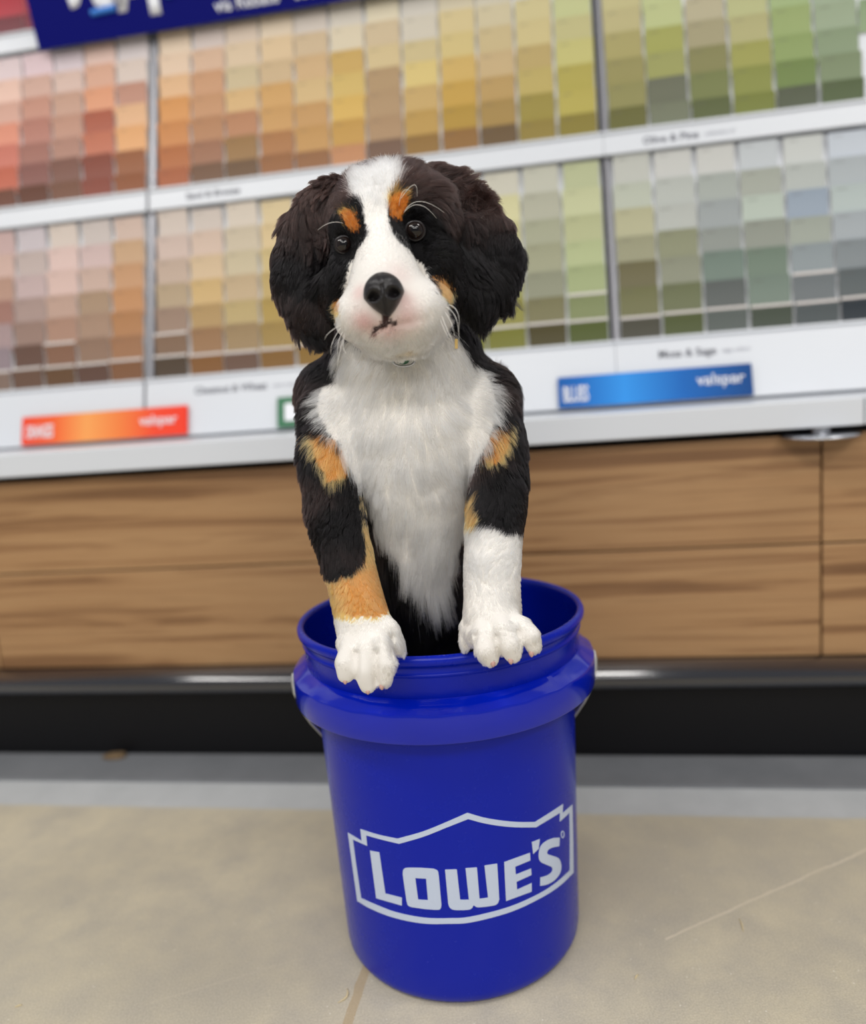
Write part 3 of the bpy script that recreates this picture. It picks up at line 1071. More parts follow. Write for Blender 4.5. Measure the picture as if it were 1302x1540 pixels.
bm = bmesh.new()
for (rg, c, rad, rot) in prims:
    M_ = Matrix.Translation(c) @ Matrix.Rotation(rot, 4, 'Y') @ Matrix.Diagonal((*rad, 1))
    bmesh.ops.create_icosphere(bm, subdivisions=4 if max(rad) > 0.03 else 3, radius=1.0, matrix=M_)
me = bpy.data.meshes.new('tmp_body')
bm.to_mesh(me)
bm.free()
tmp = bpy.data.objects.new('tmp_body', me)
COL.objects.link(tmp)
md = tmp.modifiers.new('r', 'REMESH')
md.mode = 'VOXEL'
md.voxel_size = 0.0019
ms = tmp.modifiers.new('s', 'SMOOTH')
ms.factor = 0.5
ms.iterations = 3
body_me = bpy.data.meshes.new_from_object(tmp.evaluated_get(bpy.context.evaluated_depsgraph_get()))
bpy.data.objects.remove(tmp)
nv = len(body_me.vertices)
V = np.empty(nv * 3)
body_me.vertices.foreach_get('co', V)
V = V.reshape(-1, 3)

PC = np.array([p[1] for p in prims])
PR = np.array([p[2] for p in prims])
PA = np.array([p[3] for p in prims])
PREG = np.array([['torso', 'head', 'ear_left', 'ear_right', 'leg_left', 'leg_right'].index(p[0]) for p in prims])


SHOULDER_Z = at(600, 735, -0.10)[2]


def region_of(Q):
    out = np.zeros(len(Q), int)
    for s_ in range(0, len(Q), 20000):
        q = Q[s_:s_ + 20000]
        d = q[:, None, :] - PC[None]
        ca, sa = np.cos(PA), np.sin(PA)
        x_ = d[..., 0] * ca - d[..., 2] * sa
        z_ = d[..., 0] * sa + d[..., 2] * ca
        g_ = np.sqrt((x_ / PR[:, 0])**2 + (d[..., 1] / PR[:, 1])**2 + (z_ / PR[:, 2])**2)
        g_ = (g_ - 1) * PR.mean(1)[None]
        rr_ = PREG[g_.argmin(1)]
        rr_[(rr_ >= 4) & (q[:, 2] > SHOULDER_Z)] = 0
        out[s_:s_ + 20000] = rr_
    return out


# melt the masses into one another, sparing toes and ear rims
ED = np.empty(len(body_me.edges) * 2, int)
body_me.edges.foreach_get('vertices', ED)
ED = ED.reshape(-1, 2)
deg = np.bincount(ED.ravel(), minlength=nv).astype(float)[:, None]
r0_ = region_of(V)
soft = np.where((r0_ == 2) | (r0_ == 3), 0.45, 1.0)
paw_z = at(550, 950, -0.16)[2]
soft = np.where(((r0_ == 4) | (r0_ == 5)), np.clip((V[:, 2] - paw_z) / 0.03, 0.03, 1.0), soft)
soft = np.where((r0_ == 1), 0.45, soft)[:, None]
for _ in range(90):
    acc = np.empty((nv, 3))
    for a_ in range(3):
        acc[:, a_] = np.bincount(ED[:, 0], V[ED[:, 1], a_], nv) + np.bincount(ED[:, 1], V[ED[:, 0], a_], nv)
    V = V + soft * 0.6 * (acc / deg - V)
body_me.vertices.foreach_set('co', V.ravel())
body_me.update()
NV0 = np.empty(nv * 3)
body_me.vertices.foreach_get('normal', NV0)
V = V + NV0.reshape(-1, 3) * (0.0016 * soft)


def make_bvh():
    return BVHTree.FromPolygons([tuple(p_) for p_ in V], [tuple(f_.vertices) for f_ in body_me.polygons])


bvh = make_bvh()


def lift(u, v, ydef=-0.12):
    h = bvh.ray_cast(Vector(CAMPOS), Vector(ray(u, v)).normalized(), 1.05)
    if h[0] is not None:
        return np.array(h[0])
    return at(u, v, ydef)


# carve: eye sockets, mouth line, creases between toes stay from the remesh
eyes_px = [(517, 368, 13.0), (624, 347, 14.5)]
eye_c = []
for (u, v, r) in eyes_px:
    h = lift(u, v)
    rr = r * scale_at(h)
    d_ = np.linalg.norm(V - h, axis=1)
    view = (h - CAMPOS) / np.linalg.norm(h - CAMPOS)
    V += view[None] * (0.0055 * np.exp(-(d_ / (rr * 1.25))**2))[:, None]
    eye_c.append((h + view * (0.0028 + 0.0), rr, view))
mouth = [lift(*p_) for p_ in ((556, 497), (566, 494), (576, 492), (586, 491), (598, 488), (612, 487), (582, 478), (581, 485))]
for h in mouth:
    d_ = np.linalg.norm(V - h, axis=1)
    V += np.array([0, 1.0, 0])[None] * (0.0013 * np.exp(-(d_ / 0.0035)**2))[:, None]
for (u_, v_, am) in ((508, 508, .003), (520, 520, .005), (534, 530, .006), (550, 536, .006), (567, 537, .006), (584, 535, .006), (600, 532, .006), (616, 529, .006), (632, 526, .006), (648, 519, .006), (662, 509, .005), (673, 496, .003)):
    h = lift(u_, v_)
    d_ = np.linalg.norm(V - h, axis=1)
    V += np.array([0, 1.0, 0.15])[None] * (am * np.exp(-(d_ / 0.0062)**2))[:, None]
groove_c = []
for (a_, b_) in (((535, 982), (536, 1022)), ((565, 980), (566, 1028)), ((586, 958), (590, 988)), ((746, 955), (754, 996)), ((777, 948), (787, 984)), ((714, 950), (712, 975))):
    for q in np.linspace(0, 1, 9):
        h = lift(a_[0] + (b_[0] - a_[0]) * q, a_[1] + (b_[1] - a_[1]) * q)
        if h[1] > -0.14:
            continue
        d_ = np.linalg.norm(V - h, axis=1)
        V += np.array([0, 1.0, 0])[None] * (0.0032 * np.exp(-(d_ / 0.0030)**2))[:, None]
        groove_c.append(h)
for (u_, v_) in ((604, 487), (616, 485), (628, 482), (640, 478), (650, 473), (545, 503), (535, 506)):
    h = lift(u_, v_)
    d_ = np.linalg.norm(V - h, axis=1)
    V += np.array([0, 1.0, 0])[None] * (0.0008 * np.exp(-(d_ / 0.004)**2))[:, None]
body_me.vertices.foreach_set('co', V.ravel())
body_me.update()
bvh = make_bvh()


def XZ(poly, ydef=-0.12):
    return np.array([[lift(u, v, ydef)[0], lift(u, v, ydef)[2]] for u, v in poly])


def inside(P2, poly):
    x_, z_ = P2[:, 0], P2[:, 1]
    r_ = np.zeros(len(P2), bool)
    n_ = len(poly)
    for i in range(n_):
        x1, z1 = poly[i]
        x2, z2 = poly[(i + 1) % n_]
        c_ = ((z1 > z_) != (z2 > z_)) & (x_ < (x2 - x1) * (z_ - z1) / (z2 - z1 + 1e-12) + x1)
        r_ ^= c_
    return r_


def C3(r, g_, b):
    return np.array(lin((r, g_, b)))


BLACK, DEEP, UMBER = C3(14, 12, 14), C3(9, 8, 10), C3(62, 46, 42)
WHITE, CREAM, TAN, RUST = C3(240, 236, 230), C3(238, 230, 212), C3(204, 140, 72), C3(176, 100, 34)
PINK = C3(222, 168, 166)

W_HEAD = XZ([(526, 272), (532, 256), (552, 244), (576, 238), (596, 250), (600, 277), (586, 298), (583, 321), (591, 352), (618, 379), (641, 406), (652, 430), (672, 455), (680, 480), (676, 505), (700, 540), (700, 600), (480, 600), (512, 530), (506, 495), (508, 468), (517, 432), (524, 399), (539, 374), (550, 355), (549, 335), (539, 308), (529, 291)])
BROW_L = XZ([(507, 320), (520, 312), (535, 320), (541, 335), (539, 350), (529, 351), (520, 339), (514, 328)])
BROW_R = XZ([(585, 302), (596, 288), (612, 288), (616, 297), (610, 312), (602, 330), (592, 333), (585, 320)])
CHK_R = XZ([(647, 414), (677, 417), (684, 436), (676, 456), (660, 442)])
CHK_L = XZ([(500, 450), (519, 440), (517, 464), (508, 476), (500, 470)])
FACE_SHORT = XZ([(495, 330), (545, 300), (600, 300), (660, 320), (680, 400), (690, 500), (600, 560), (500, 520), (495, 420)])
W_CHEST = XZ([(478, 596), (486, 580), (508, 566), (510, 500), (690, 500), (702, 540), (724, 552), (738, 574), (744, 610), (742, 645), (728, 676), (710, 700), (702, 770), (690, 800), (682, 850), (672, 890), (655, 910), (632, 890), (600, 850), (570, 805), (552, 740), (524, 706), (512, 672), (488, 640), (478, 618)], -0.08)
TAN_SL = XZ([(462, 645), (500, 660), (524, 690), (520, 718), (494, 724), (474, 690)], -0.1)
TAN_SR = XZ([(722, 694), (742, 650), (768, 632), (764, 676), (748, 698)], -0.1)
TAN_LL = XZ([(540, 735), (560, 740), (585, 800), (600, 900), (590, 960), (480, 960), (478, 858), (534, 858), (545, 830)], -0.12)
W_LL = XZ([(470, 922), (494, 916), (586, 888), (640, 880), (640, 1080), (460, 1080)], -0.15)
TAN_LR = XZ([(690, 740), (722, 730), (724, 790), (690, 792)], -0.1)
W_LR = XZ([(660, 776), (712, 780), (745, 788), (792, 800), (830, 800), (840, 1080), (660, 1080)], -0.12)
MOUTH_A = XZ([(573, 466), (585, 464), (586, 480), (600, 486), (596, 491), (584, 488), (570, 497), (560, 500), (556, 497), (566, 490), (576, 484), (577, 474)])
mouth_c = [(lift(548, 485), 0.011, 0.75), (lift(612, 478), 0.012, 0.6), (lift(585, 500), 0.012, 0.6), (lift(600, 412), 0.011, 0.25), (lift(540, 440), 0.007, 0.45), (lift(608, 450), 0.007, 0.45)]


jaw_c = [lift(u_, v_) for u_, v_ in ((545, 537), (570, 540), (595, 536), (620, 533), (645, 525))]


def vnoise(Q, f_, seed=0.0):
    """smooth cheap 3D noise, 3 channels, from interfering sines"""
    out = np.zeros((len(Q), 3))
    r_ = np.random.default_rng(int(seed * 10) + 5)
    for _ in range(7):
        k = r_.normal(0, 1, (3, 3)) * f_
        ph = r_.uniform(0, 6.28, 3)
        out += np.sin(Q @ k.T + ph)
    return out / 2.6


def colour_of(Q, reg, edge=0.0016):
    r_ = np.random.default_rng(3)
    J = Q[:, [0, 2]] + vnoise(Q, 260, 1)[:, :2] * edge * 0.8 + r_.normal(0, edge * 0.6, (len(Q), 2))
    c = np.tile(BLACK, (len(Q), 1))
    nz = vnoise(Q, 45, 2)[:, 0:1]
    up = np.clip((Q[:, 2:3] - 0.60) / 0.10, 0, 1)
    top = reg[:, None] > -1
    c = c * (1 - 0.30 * np.clip(nz, 0, 1)) + UMBER * 0.30 * np.clip(nz, 0, 1)
    front = Q[:, 1] < 0.02
    hd = reg == 1
    # browner crown and ear roots
    crown = lift(470, 290)[2]
    br = np.clip((Q[:, 2:3] - (crown - 0.055)) / 0.05, 0, 1) * ((reg == 1) | (reg == 2) | (reg == 3))[:, None]
    shortf = inside(J, FACE_SHORT) & hd
    br = br * (~shortf)[:, None]
    c = c * (1 - 0.62 * br) + UMBER * 1.05 * 0.62 * br
    c[shortf] = DEEP * 1.15
    c[inside(J, BROW_L) & hd] = RUST
    c[inside(J, BROW_R) & hd] = RUST
    c[(inside(J, CHK_R) | inside(J, CHK_L)) & hd] = TAN
    wh = inside(J, W_HEAD) & hd & front
    c[wh] = WHITE
    for (pc_, rad, amt) in mouth_c:
        w_ = (amt * np.exp(-(np.linalg.norm(Q - pc_, axis=1) / rad)**2))[:, None]
        w_ = w_ * wh[:, None]
        c = c * (1 - w_) + PINK * w_
    lw = ((reg == 4) | (reg == 5))[:, None]
    for pc_ in groove_c:
        w_ = (0.30 * np.exp(-(np.linalg.norm(Q - pc_, axis=1) / 0.0036)**2))[:, None] * lw
        c = c * (1 - w_) + C3(206, 150, 138) * w_
    for pc_ in jaw_c:
        w_ = (0.45 * np.exp(-(np.linalg.norm(Q - pc_, axis=1) / 0.010)**2))[:, None] * (wh | (reg == 0))[:, None]
        c = c * (1 - w_) + C3(214, 192, 156) * w_
    c[inside(J * 1.0, MOUTH_A) & hd] = C3(72, 54, 54)
    tr = reg == 0
    leg = (reg == 4) | (reg == 5)
    wc = inside(J, W_CHEST) & front & (tr | leg) & (Q[:, 2] > 0.36)
    wc &= ~(leg & (Q[:, 2] < lift(610, 690)[2]))
    c[wc] = WHITE
    ya = (0.18 * np.clip(vnoise(Q, 70, 4)[:, 1:2], 0, 1)) * wc[:, None]
    c = c * (1 - ya) + CREAM * ya
    wc = wc | (np.zeros(len(Q), bool))
    tn = (inside(J, TAN_SL) | inside(J, TAN_SR)) & front & (tr | leg) & ~wc
    c[tn] = TAN
    ll, lr = reg == 4, reg == 5
    c[ll & inside(J, TAN_LL)] = TAN
    c[ll & inside(J, W_LL)] = WHITE
    c[lr & inside(J, TAN_LR)] = TAN * 0.8
    c[lr & inside(J, W_LR)] = WHITE
    return c


vreg = region_of(V)
vcol = colour_of(V, vreg, 0.0008)
ca = body_me.color_attributes.new('fur_base', 'FLOAT_COLOR', 'POINT')
ca.data.foreach_set('color', np.c_[vcol * 0.9, np.ones(nv)].ravel())
for p_ in body_me.polygons:
    p_.use_smooth = True
M_skin = mat('puppy_undercoat', (200, 200, 200), 0.85, spec=0.15)
q_ = NT(M_skin)
an = q_.n('ShaderNodeAttribute', attribute_name='fur_base')
q_.l(an.outputs['Color'], q_.b.inputs['Base Color'])
body_me.materials.clear()
body_me.materials.append(M_skin)
body_me.name = 'body'
body_me.transform(PINV)
body = link(bpy.data.objects.new('body', body_me), puppy)

# ------------------------------------------------------------------ coat
M_fur = bpy.data.materials.new('puppy_coat')
M_fur.use_nodes = True
nt = M_fur.node_tree
for n_ in list(nt.nodes):
    nt.nodes.remove(n_)
outn = nt.nodes.new('ShaderNodeOutputMaterial')
hb_ = nt.nodes.new('ShaderNodeBsdfHairPrincipled')
hb_.parametrization = 'COLOR'
hb_.inputs['Roughness'].default_value = 0.38
hb_.inputs['Radial Roughness'].default_value = 0.45
if 'Random Roughness' in hb_.inputs:
    hb_.inputs['Random Roughness'].default_value = 0.2
at_ = nt.nodes.new('ShaderNodeAttribute')
at_.attribute_name = 'strand_color'
nt.links.new(at_.outputs['Color'], hb_.inputs['Color'])
mr = nt.nodes.new('ShaderNodeMapRange')
mr.inputs['From Min'].default_value, mr.inputs['From Max'].default_value = 0.0, 0.25
mr.inputs['To Min'].default_value, mr.inputs['To Max'].default_value = 1.32, 1.55
nt.links.new(at_.outputs['Fac'], mr.inputs['Value'])
nt.links.new(mr.outputs[0], hb_.inputs['IOR'])
nt.links.new(hb_.outputs[0], outn.inputs[0])

tri = []
body_me.calc_loop_triangles()
T = np.empty(len(body_me.loop_triangles) * 3, int)
body_me.loop_triangles.foreach_get('vertices', T)
T = T.reshape(-1, 3)
NV = np.empty(nv * 3)
body_me.vertices.foreach_get('normal', NV)
NV = NV.reshape(-1, 3)
TA = np.linalg.norm(np.cross(V[T[:, 1]] - V[T[:, 0]], V[T[:, 2]] - V[T[:, 0]]), axis=1) / 2
TC = V[T].mean(1)
TN = NV[T].mean(1)
TN /= np.linalg.norm(TN, axis=1)[:, None] + 1e-9
treg = region_of(TC)
tocam = CAMPOS - TC
tocam /= np.linalg.norm(tocam, axis=1)[:, None]
facing = (TN * tocam).sum(1)
tw = TA * np.where(facing > -0.25, 1.0, 0.35) * np.where(TC[:, 2] < 0.33, 0.10, 1.0)

CTRL = {
    'head': [(576, 385, 0, -1, .0050, 16), (578, 410, .0, -1, .0036, 14), (575, 340, 0, -1, .0065, 18), (575, 300, 0, -1, .0095, 24), (572, 262, 0, -1, .015, 36), (540, 262, -.6, -.8, .017, 36),
             (610, 258, .5, -.9, .020, 40), (640, 275, .8, -.6, .023, 38), (515, 335, -.7, -.7, .0050, 16), (610, 310, .7, -.7, .0055, 18), (650, 350, .9, .1, .0055, 14), (500, 390, -.3, .9, .0060, 14),
             (500, 300, -.8, -.3, .016, 30), (665, 310, .8, .5, .020, 30), (545, 430, -.9, -.1, .0036, 14), (620, 420, .9, -.1, .0040, 14), (525, 470, -.8, .5, .0060, 16), (655, 455, .8, .5, .0065, 18),
             (560, 480, -.5, .8, .0030, 14), (610, 480, .6, .8, .0034, 14), (590, 520, .0, 1, .0090, 22), (540, 510, -.4, .9, .0110, 24), (650, 500, .5, .9, .012, 24), (510, 440, -.5, .8, .0070, 16), (672, 430, .6, .8, .0080, 16)],
    'ear_left': [(480, 275, -.8, .3, .016, 34), (495, 330, -.2, 1, .013, 20), (440, 320, -.9, .6, .020, 28), (410, 390, -.9, .8, .020, 26), (450, 400, -.25, 1, .020, 16), (410, 450, -.7, .9, .022, 26), (450, 500, -.2, 1, .022, 22), (495, 500, .1, 1, .022, 16), (490, 400, .0, 1, .018, 14)],
    'ear_right': [(670, 265, .6, -.6, .016, 36), (700, 290, .9, -.2, .020, 34), (750, 330, .9, .4, .020, 30), (785, 385, .9, .7, .020, 26), (735, 390, .4, 1, .020, 16), (770, 430, .5, .9, .021, 24), (720, 480, .0, 1, .021, 20), (690, 380, .1, 1, .018, 14), (695, 450, -.1, 1, .018, 14)],
    'torso': [(560, 560, -.5, 1, .020, 20), (640, 560, .3, 1, .020, 20), (480, 590, -1, .0, .021, 24), (475, 640, -1, .5, .019, 24), (530, 620, -.8, .5, .024, 18), (590, 620, -.4, 1, .019, 16), (640, 640, .4, .9, .019, 16), (700, 600, .9, .2, .024, 20),
              (750, 570, 1, -.3, .021, 26), (755, 630, 1, .3, .021, 24), (700, 660, .6, .8, .024, 18), (560, 690, -.6, .9, .024, 20), (620, 720, 0, 1, .024, 16), (680, 710, .3, 1, .024, 18), (570, 790, -.2, 1, .026, 20), (680, 800, .2, 1, .026, 20),
              (630, 800, 0, 1, .026, 18), (620, 870, -.1, 1, .034, 20), (655, 900, .1, 1, .034, 20), (645, 980, 0, 1, .020, 20), (450, 640, -.5, 1, .014, 28), (790, 640, .5, 1, .014, 28), (455, 700, -.4, 1, .013, 28), (500, 705, -.3, 1, .014, 24), (790, 700, .4, 1, .013, 28), (755, 690, .2, 1, .015, 24), (495, 680, -.5, 1, .016, 24), (740, 530, .6, .8, .014, 26), (460, 560, -.6, .8, .014, 26)],
    'leg_left': [(480, 650, -.3, 1, .014, 28), (455, 720, -.4, 1, .013, 30), (500, 760, -.2, 1, .013, 26), (545, 790, .2, 1, .013, 22), (520, 860, 0, 1, .0105, 20), (540, 930, 0, 1, .0085, 16), (550, 980, 0, 1, .0060, 12), (598, 960, .8, .8, .0110, 14), (540, 1030, 0, 1, .0028, 10), (540, 1000, 0, 1, .0034, 10)],
    'leg_right': [(750, 640, .2, 1, .016, 26), (790, 680, .4, 1, .013, 28), (750, 750, 0, 1, .014, 24), (700, 740, -.2, 1, .016, 22), (745, 810, 0, 1, .0105, 20), (740, 880, 0, 1, .0090, 20), (745, 940, .1, 1, .0065, 14), (750, 985, .1, 1, .0028, 10), (700, 965, -.2, 1, .007, 12)],
}
RN = ['torso', 'head', 'ear_left', 'ear_right', 'leg_left', 'leg_right']
CT = {}
for k, L in CTRL.items():
    CT[k] = (np.array([lift(u, v, {'torso': -0.08, 'head': -0.11}.get(k, -0.09)) for u, v, *_ in L]), np.array([(a_, b_, l_, g_) for _, _, a_, b_, l_, g_ in L]))


def fur(name, region, count, radius, clump_d, clump, curl, label, len_mul=1.0, npt=7):
    ri = RN.index(region)
    idx = np.where(treg == ri)[0]
    w_ = tw[idx] / tw[idx].sum()
    pick = idx[rng.choice(len(idx), count, p=w_)]
    a_ = rng.random((count, 2))
    s_ = np.sqrt(a_[:, 0])
    bc = np.c_[1 - s_, s_ * (1 - a_[:, 1]), s_ * a_[:, 1]]
    R_ = (V[T[pick]] * bc[..., None]).sum(1)
    Nn = (NV[T[pick]] * bc[..., None]).sum(1)
    Nn /= np.linalg.norm(Nn, axis=1)[:, None] + 1e-9
    keep = np.ones(count, bool)
    for (ec, er, vw) in eye_c:
        keep &= np.linalg.norm(R_ - ec, axis=1) > er * 1.06
    if region == 'head':
        dn = (R_ - NOSE_C) / NOSE_R
        keep &= np.linalg.norm(dn, axis=1) > 1.05
    R_, Nn = R_[keep], Nn[keep]
    n_ = len(R_)
    colr = colour_of(R_, np.full(n_, ri))
    cc_, cv = CT[region]
    d2 = ((R_[:, None, [0, 2]] - cc_[None][:, :, [0, 2]])**2).sum(-1) + 2e-5
    wt = 1 / d2**1.5
    wt /= wt.sum(1)[:, None]
    P_ = wt @ cv
    flow = P_[:, 0:1] * RIGHT[None] - P_[:, 1:2] * UPV[None]
    flow = flow + vnoise(R_, 55, 7) * curl * 0.5 + rng.normal(0, 0.10, (n_, 3))
    tan_ = flow - Nn * (flow * Nn).sum(1)[:, None]
    # near the limb edge the flow may vanish: fall back on gravity
    tl = np.linalg.norm(tan_, axis=1)
    gdir = np.array([0, 0, -1.0]) - Nn * (-Nn[:, 2:3])
    tan_ = np.where(tl[:, None] < 0.15, gdir, tan_)
    tan_ /= np.linalg.norm(tan_, axis=1)[:, None] + 1e-9
    ang = np.radians(P_[:, 3] * rng.uniform(0.7, 1.35, n_))
    Lh = P_[:, 2] * len_mul * rng.uniform(0.65, 1.12, n_) * (1 + 0.18 * vnoise(R_, 90, 9)[:, 0])
    d0 = tan_ * np.cos(ang)[:, None] + Nn * np.sin(ang)[:, None]
    wav = vnoise(R_, 70, 11)
    pts = np.zeros((n_, npt, 3))
    pts[:, 0] = R_ - Nn * 0.0006
    cur = d0.copy()
    for k in range(1, npt):
        q = k / (npt - 1)
        swirl = np.cross(cur, wav) * curl * 0.55 * math.cos(q * 5.0)
        cur = cur + swirl / (npt - 1) * 3 - Nn * (0.10 * np.sin(ang)[:, None]) + np.array([0, 0, -1.0]) * np.clip(Lh / 0.02, 0.1, 1.6)[:, None] * 0.10
        cur /= np.linalg.norm(cur, axis=1)[:, None]
        pts[:, k] = pts[:, k - 1] + cur * (Lh / (npt - 1))[:, None]
    # gather into locks
    if clump > 0:
        ncl = max(10, int(n_ * clump_d))
        gi = rng.choice(n_, ncl, replace=False)
        kd = KDTree(ncl)
        for a1, g1 in enumerate(gi):
            kd.insert(R_[g1], a1)
        kd.balance()
        near = np.fromiter((kd.find(p_)[1] for p_ in R_), int, n_)
        g_ = gi[near]
        gp = pts[g_]
        same = (np.abs(colr - colr[g_]).sum(1) < 0.25)[:, None, None]
        for k in range(1, npt):
            q = k / (npt - 1)
            pts[:, k] += same[:, 0] * (gp[:, k] - pts[:, k]) * clump * q**1.3 * rng.uniform(0.6, 1.0, (n_, 1))
        shade = 1 + rng.normal(0, 1, ncl)[near][:, None] * np.where(colr.mean(1, keepdims=True) > 0.3, 0.045, 0.24)
    else:
        shade = np.ones((n_, 1))
    colr = np.clip(colr * shade * rng.normal(1, 0.10, (n_, 1)), 0.002, 0.97)
    # keep hairs from passing through the skin of the neighbouring part: drop those whose tips sink deep
    hc = bpy.data.hair_curves.new(name)
    hc.add_curves([npt] * n_)
    hc.attributes['position'].data.foreach_set('vector', (pts - np.array([0, 0, 0.02])).astype(np.float32).ravel())
    ra = hc.attributes.get('radius') or hc.attributes.new('radius', 'FLOAT', 'POINT')
    prof_ = radius * np.array([1.0, 1.0, 0.95, 0.85, 0.7, 0.5, 0.2])[:npt]
    ra.data.foreach_set('value', np.tile(prof_, n_).astype(np.float32))
    cattr = hc.attributes.new('strand_color', 'FLOAT_COLOR', 'CURVE')
    cattr.data.foreach_set('color', np.c_[colr, np.ones(n_)].astype(np.float32).ravel())
    hc.materials.append(M_fur)
    o_ = link(bpy.data.objects.new(name, hc), puppy)
    if label:
        o_['label'] = label
    return o_


# nose leather
nh = lift(577, 442)
nsc = scale_at(nh)
NOSE_C = nh + np.array([0, 0.0005, 0])
NOSE_R = np.array([31 * nsc, 0.015, 32 * nsc])
bm = bmesh.new()
bmesh.ops.create_uvsphere(bm, u_segments=96, v_segments=64, radius=1.0)
for v in bm.verts:
    x_, y_, z_ = v.co
    wid = 1.0 - 0.50 * max(0.0, -z_ - 0.05) ** 1.0 - 0.05 * max(0, z_)
    X_ = x_ * wid
    Z_ = z_ * (1.0 if z_ > 0 else 1.05)
    Y_ = y_
    if y_ < 0.3:
        for sg in (-1, 1):
            dx, dz = (X_ - sg * 0.46) / 0.24, (Z_ + 0.10) / 0.20
            g_ = math.exp(-(dx * dx + dz * dz) ** 1.3)
            dx2, dz2 = (X_ - sg * 0.70) / 0.26, (Z_ + 0.16) / 0.10
            g2 = math.exp(-(dx2 * dx2 + dz2 * dz2))
            Y_ += 0.50 * g_ + 0.22 * g2
            dr = math.exp(-((math.hypot(X_ - sg * 0.46, (Z_ + 0.10) * 1.1) - 0.36) / 0.10) ** 2)
            Y_ -= 0.05 * dr
        Y_ += 0.12 * math.exp(-(X_ / 0.06) ** 2) * (1 if Z_ < 0.35 else 0.4)
        Y_ -= 0.10 * math.exp(-((Z_ - 0.55) / 0.25) ** 2)
    v.co = Vector(NOSE_C) + Vector((X_ * NOSE_R[0], Y_ * NOSE_R[1], Z_ * NOSE_R[2]))
bmesh.ops.rotate(bm, cent=Vector(NOSE_C), matrix=Matrix.Rotation(math.radians(-6), 3, 'Y'), verts=bm.verts)
bmesh.ops.transform(bm, matrix=PINV, verts=bm.verts)
M_nose_l = mat('nose_leather', (24, 21, 23), 0.40, spec=0.5)
q_ = NT(M_nose_l)
tq = q_.n('ShaderNodeTexCoord')
vq = q_.n('ShaderNodeTexVoronoi')
vq.inputs['Scale'].default_value = 700
q_.l(tq.outputs['Object'], vq.inputs['Vector'])
bq = q_.n('ShaderNodeBump')
bq.inputs['Strength'].default_value = 0.35
bq.inputs['Distance'].default_value = 0.0006
q_.l(vq.outputs['Distance'], bq.inputs['Height'])
q_.l(bq.outputs[0], q_.b.inputs['Normal'])
nose = obj('nose', bm, M_nose_l, puppy, True)

# eyes
M_eye = mat('dark_eye', (20, 14, 12), 0.04, spec=0.5)
q_ = NT(M_eye)
an = q_.n('ShaderNodeAttribute', attribute_name='iris')
q_.l(an.outputs['Color'], q_.b.inputs['Base Color'])
M_lid = mat('eyelid_skin', (24, 20, 22), 0.35, spec=0.5)
for (ec, er, vw) in eye_c:
    bm = bmesh.new()
    bmesh.ops.create_uvsphere(bm, u_segments=64, v_segments=48, radius=er)
    e_me = bpy.data.meshes.new('eye')
    bm.to_mesh(e_me)
    bm.free()
    look = (CAMPOS + np.array([0.0, 0, 0.12]) - ec)
    look /= np.linalg.norm(look)
    up_ = Vector(look).to_track_quat('Z', 'Y')
    cols = []
    for v in e_me.vertices:
        a_ = math.degrees(v.co.normalized().angle(Vector((0, 0, 1))))
        if a_ < 24:
            cols += [*lin((8, 7, 9)), 1]
        elif a_ < 50:
            cols += [*lin((30, 22, 19)), 1]
        elif a_ < 58:
            cols += [*lin((14, 11, 12)), 1]
        else:
            cols += [*lin((58, 48, 47)), 1]
    at2 = e_me.color_attributes.new('iris', 'FLOAT_COLOR', 'POINT')
    at2.data.foreach_set('color', cols)
    for p_ in e_me.polygons:
        p_.use_smooth = True
    e_me.materials.append(M_eye)
    e_me.transform(PINV @ Matrix.Translation(ec) @ up_.to_matrix().to_4x4())
    eo = link(bpy.data.objects.new('eye', e_me), puppy)
    eo['label'] = 'dark shiny eye'
    bm = bmesh.new()
    a1 = Vector(-vw).orthogonal().normalized()
    a1 = (Vector(RIGHT) - Vector(vw) * Vector(RIGHT).dot(Vector(vw))).normalized()
    a2 = Vector(-vw).cross(a1)
    ring, rad_ = [], []
    for q in np.linspace(0, 2 * math.pi, 41)[:-1]:
        k_r = er * (1.0 if math.sin(q) < 0 else 0.95)
        p_ = Vector(ec) + a1 * math.cos(q) * er * 1.0 + a2 * math.sin(q) * k_r * 0.94 - Vector(vw) * (er * 0.28 - er * 0.12 * abs(math.cos(q)))
        ring.append(p_)
    ring.append(ring[0])
    tube(bm, ring, er * 0.17, 10, cap=False)
    bmesh.ops.transform(bm, matrix=PINV, verts=bm.verts)
    obj('eyelid', bm, M_lid, eo, True)

# nails just showing at the toe tips
M_nail = mat('pink_nail', (196, 158, 148), 0.45)
for (u, v, r) in ((519, 1028, 3.4), (553, 1043, 3.6), (574, 1036, 3.8), (741, 1001, 4.2), (768, 997, 4.2), (799, 986, 4.2)):
    h = lift(u - 1, v - 8, -0.17)
    c = at(u, v - 3, h[1] + 0.002)
    rr = r * scale_at(c)
    bm = bmesh.new()
    bmesh.ops.create_icosphere(bm, subdivisions=3, radius=1.0)
    for w_ in bm.verts:
        k_ = 1.0 - 0.35 * max(0, -w_.co.z)
        w_.co = Vector(c) + Vector((w_.co.x * rr * 1.0 * k_, w_.co.y * rr * 0.95, w_.co.z * rr * 1.35))
    bmesh.ops.transform(bm, matrix=PINV, verts=bm.verts)
    obj('claw', bm, M_nail, puppy, True)

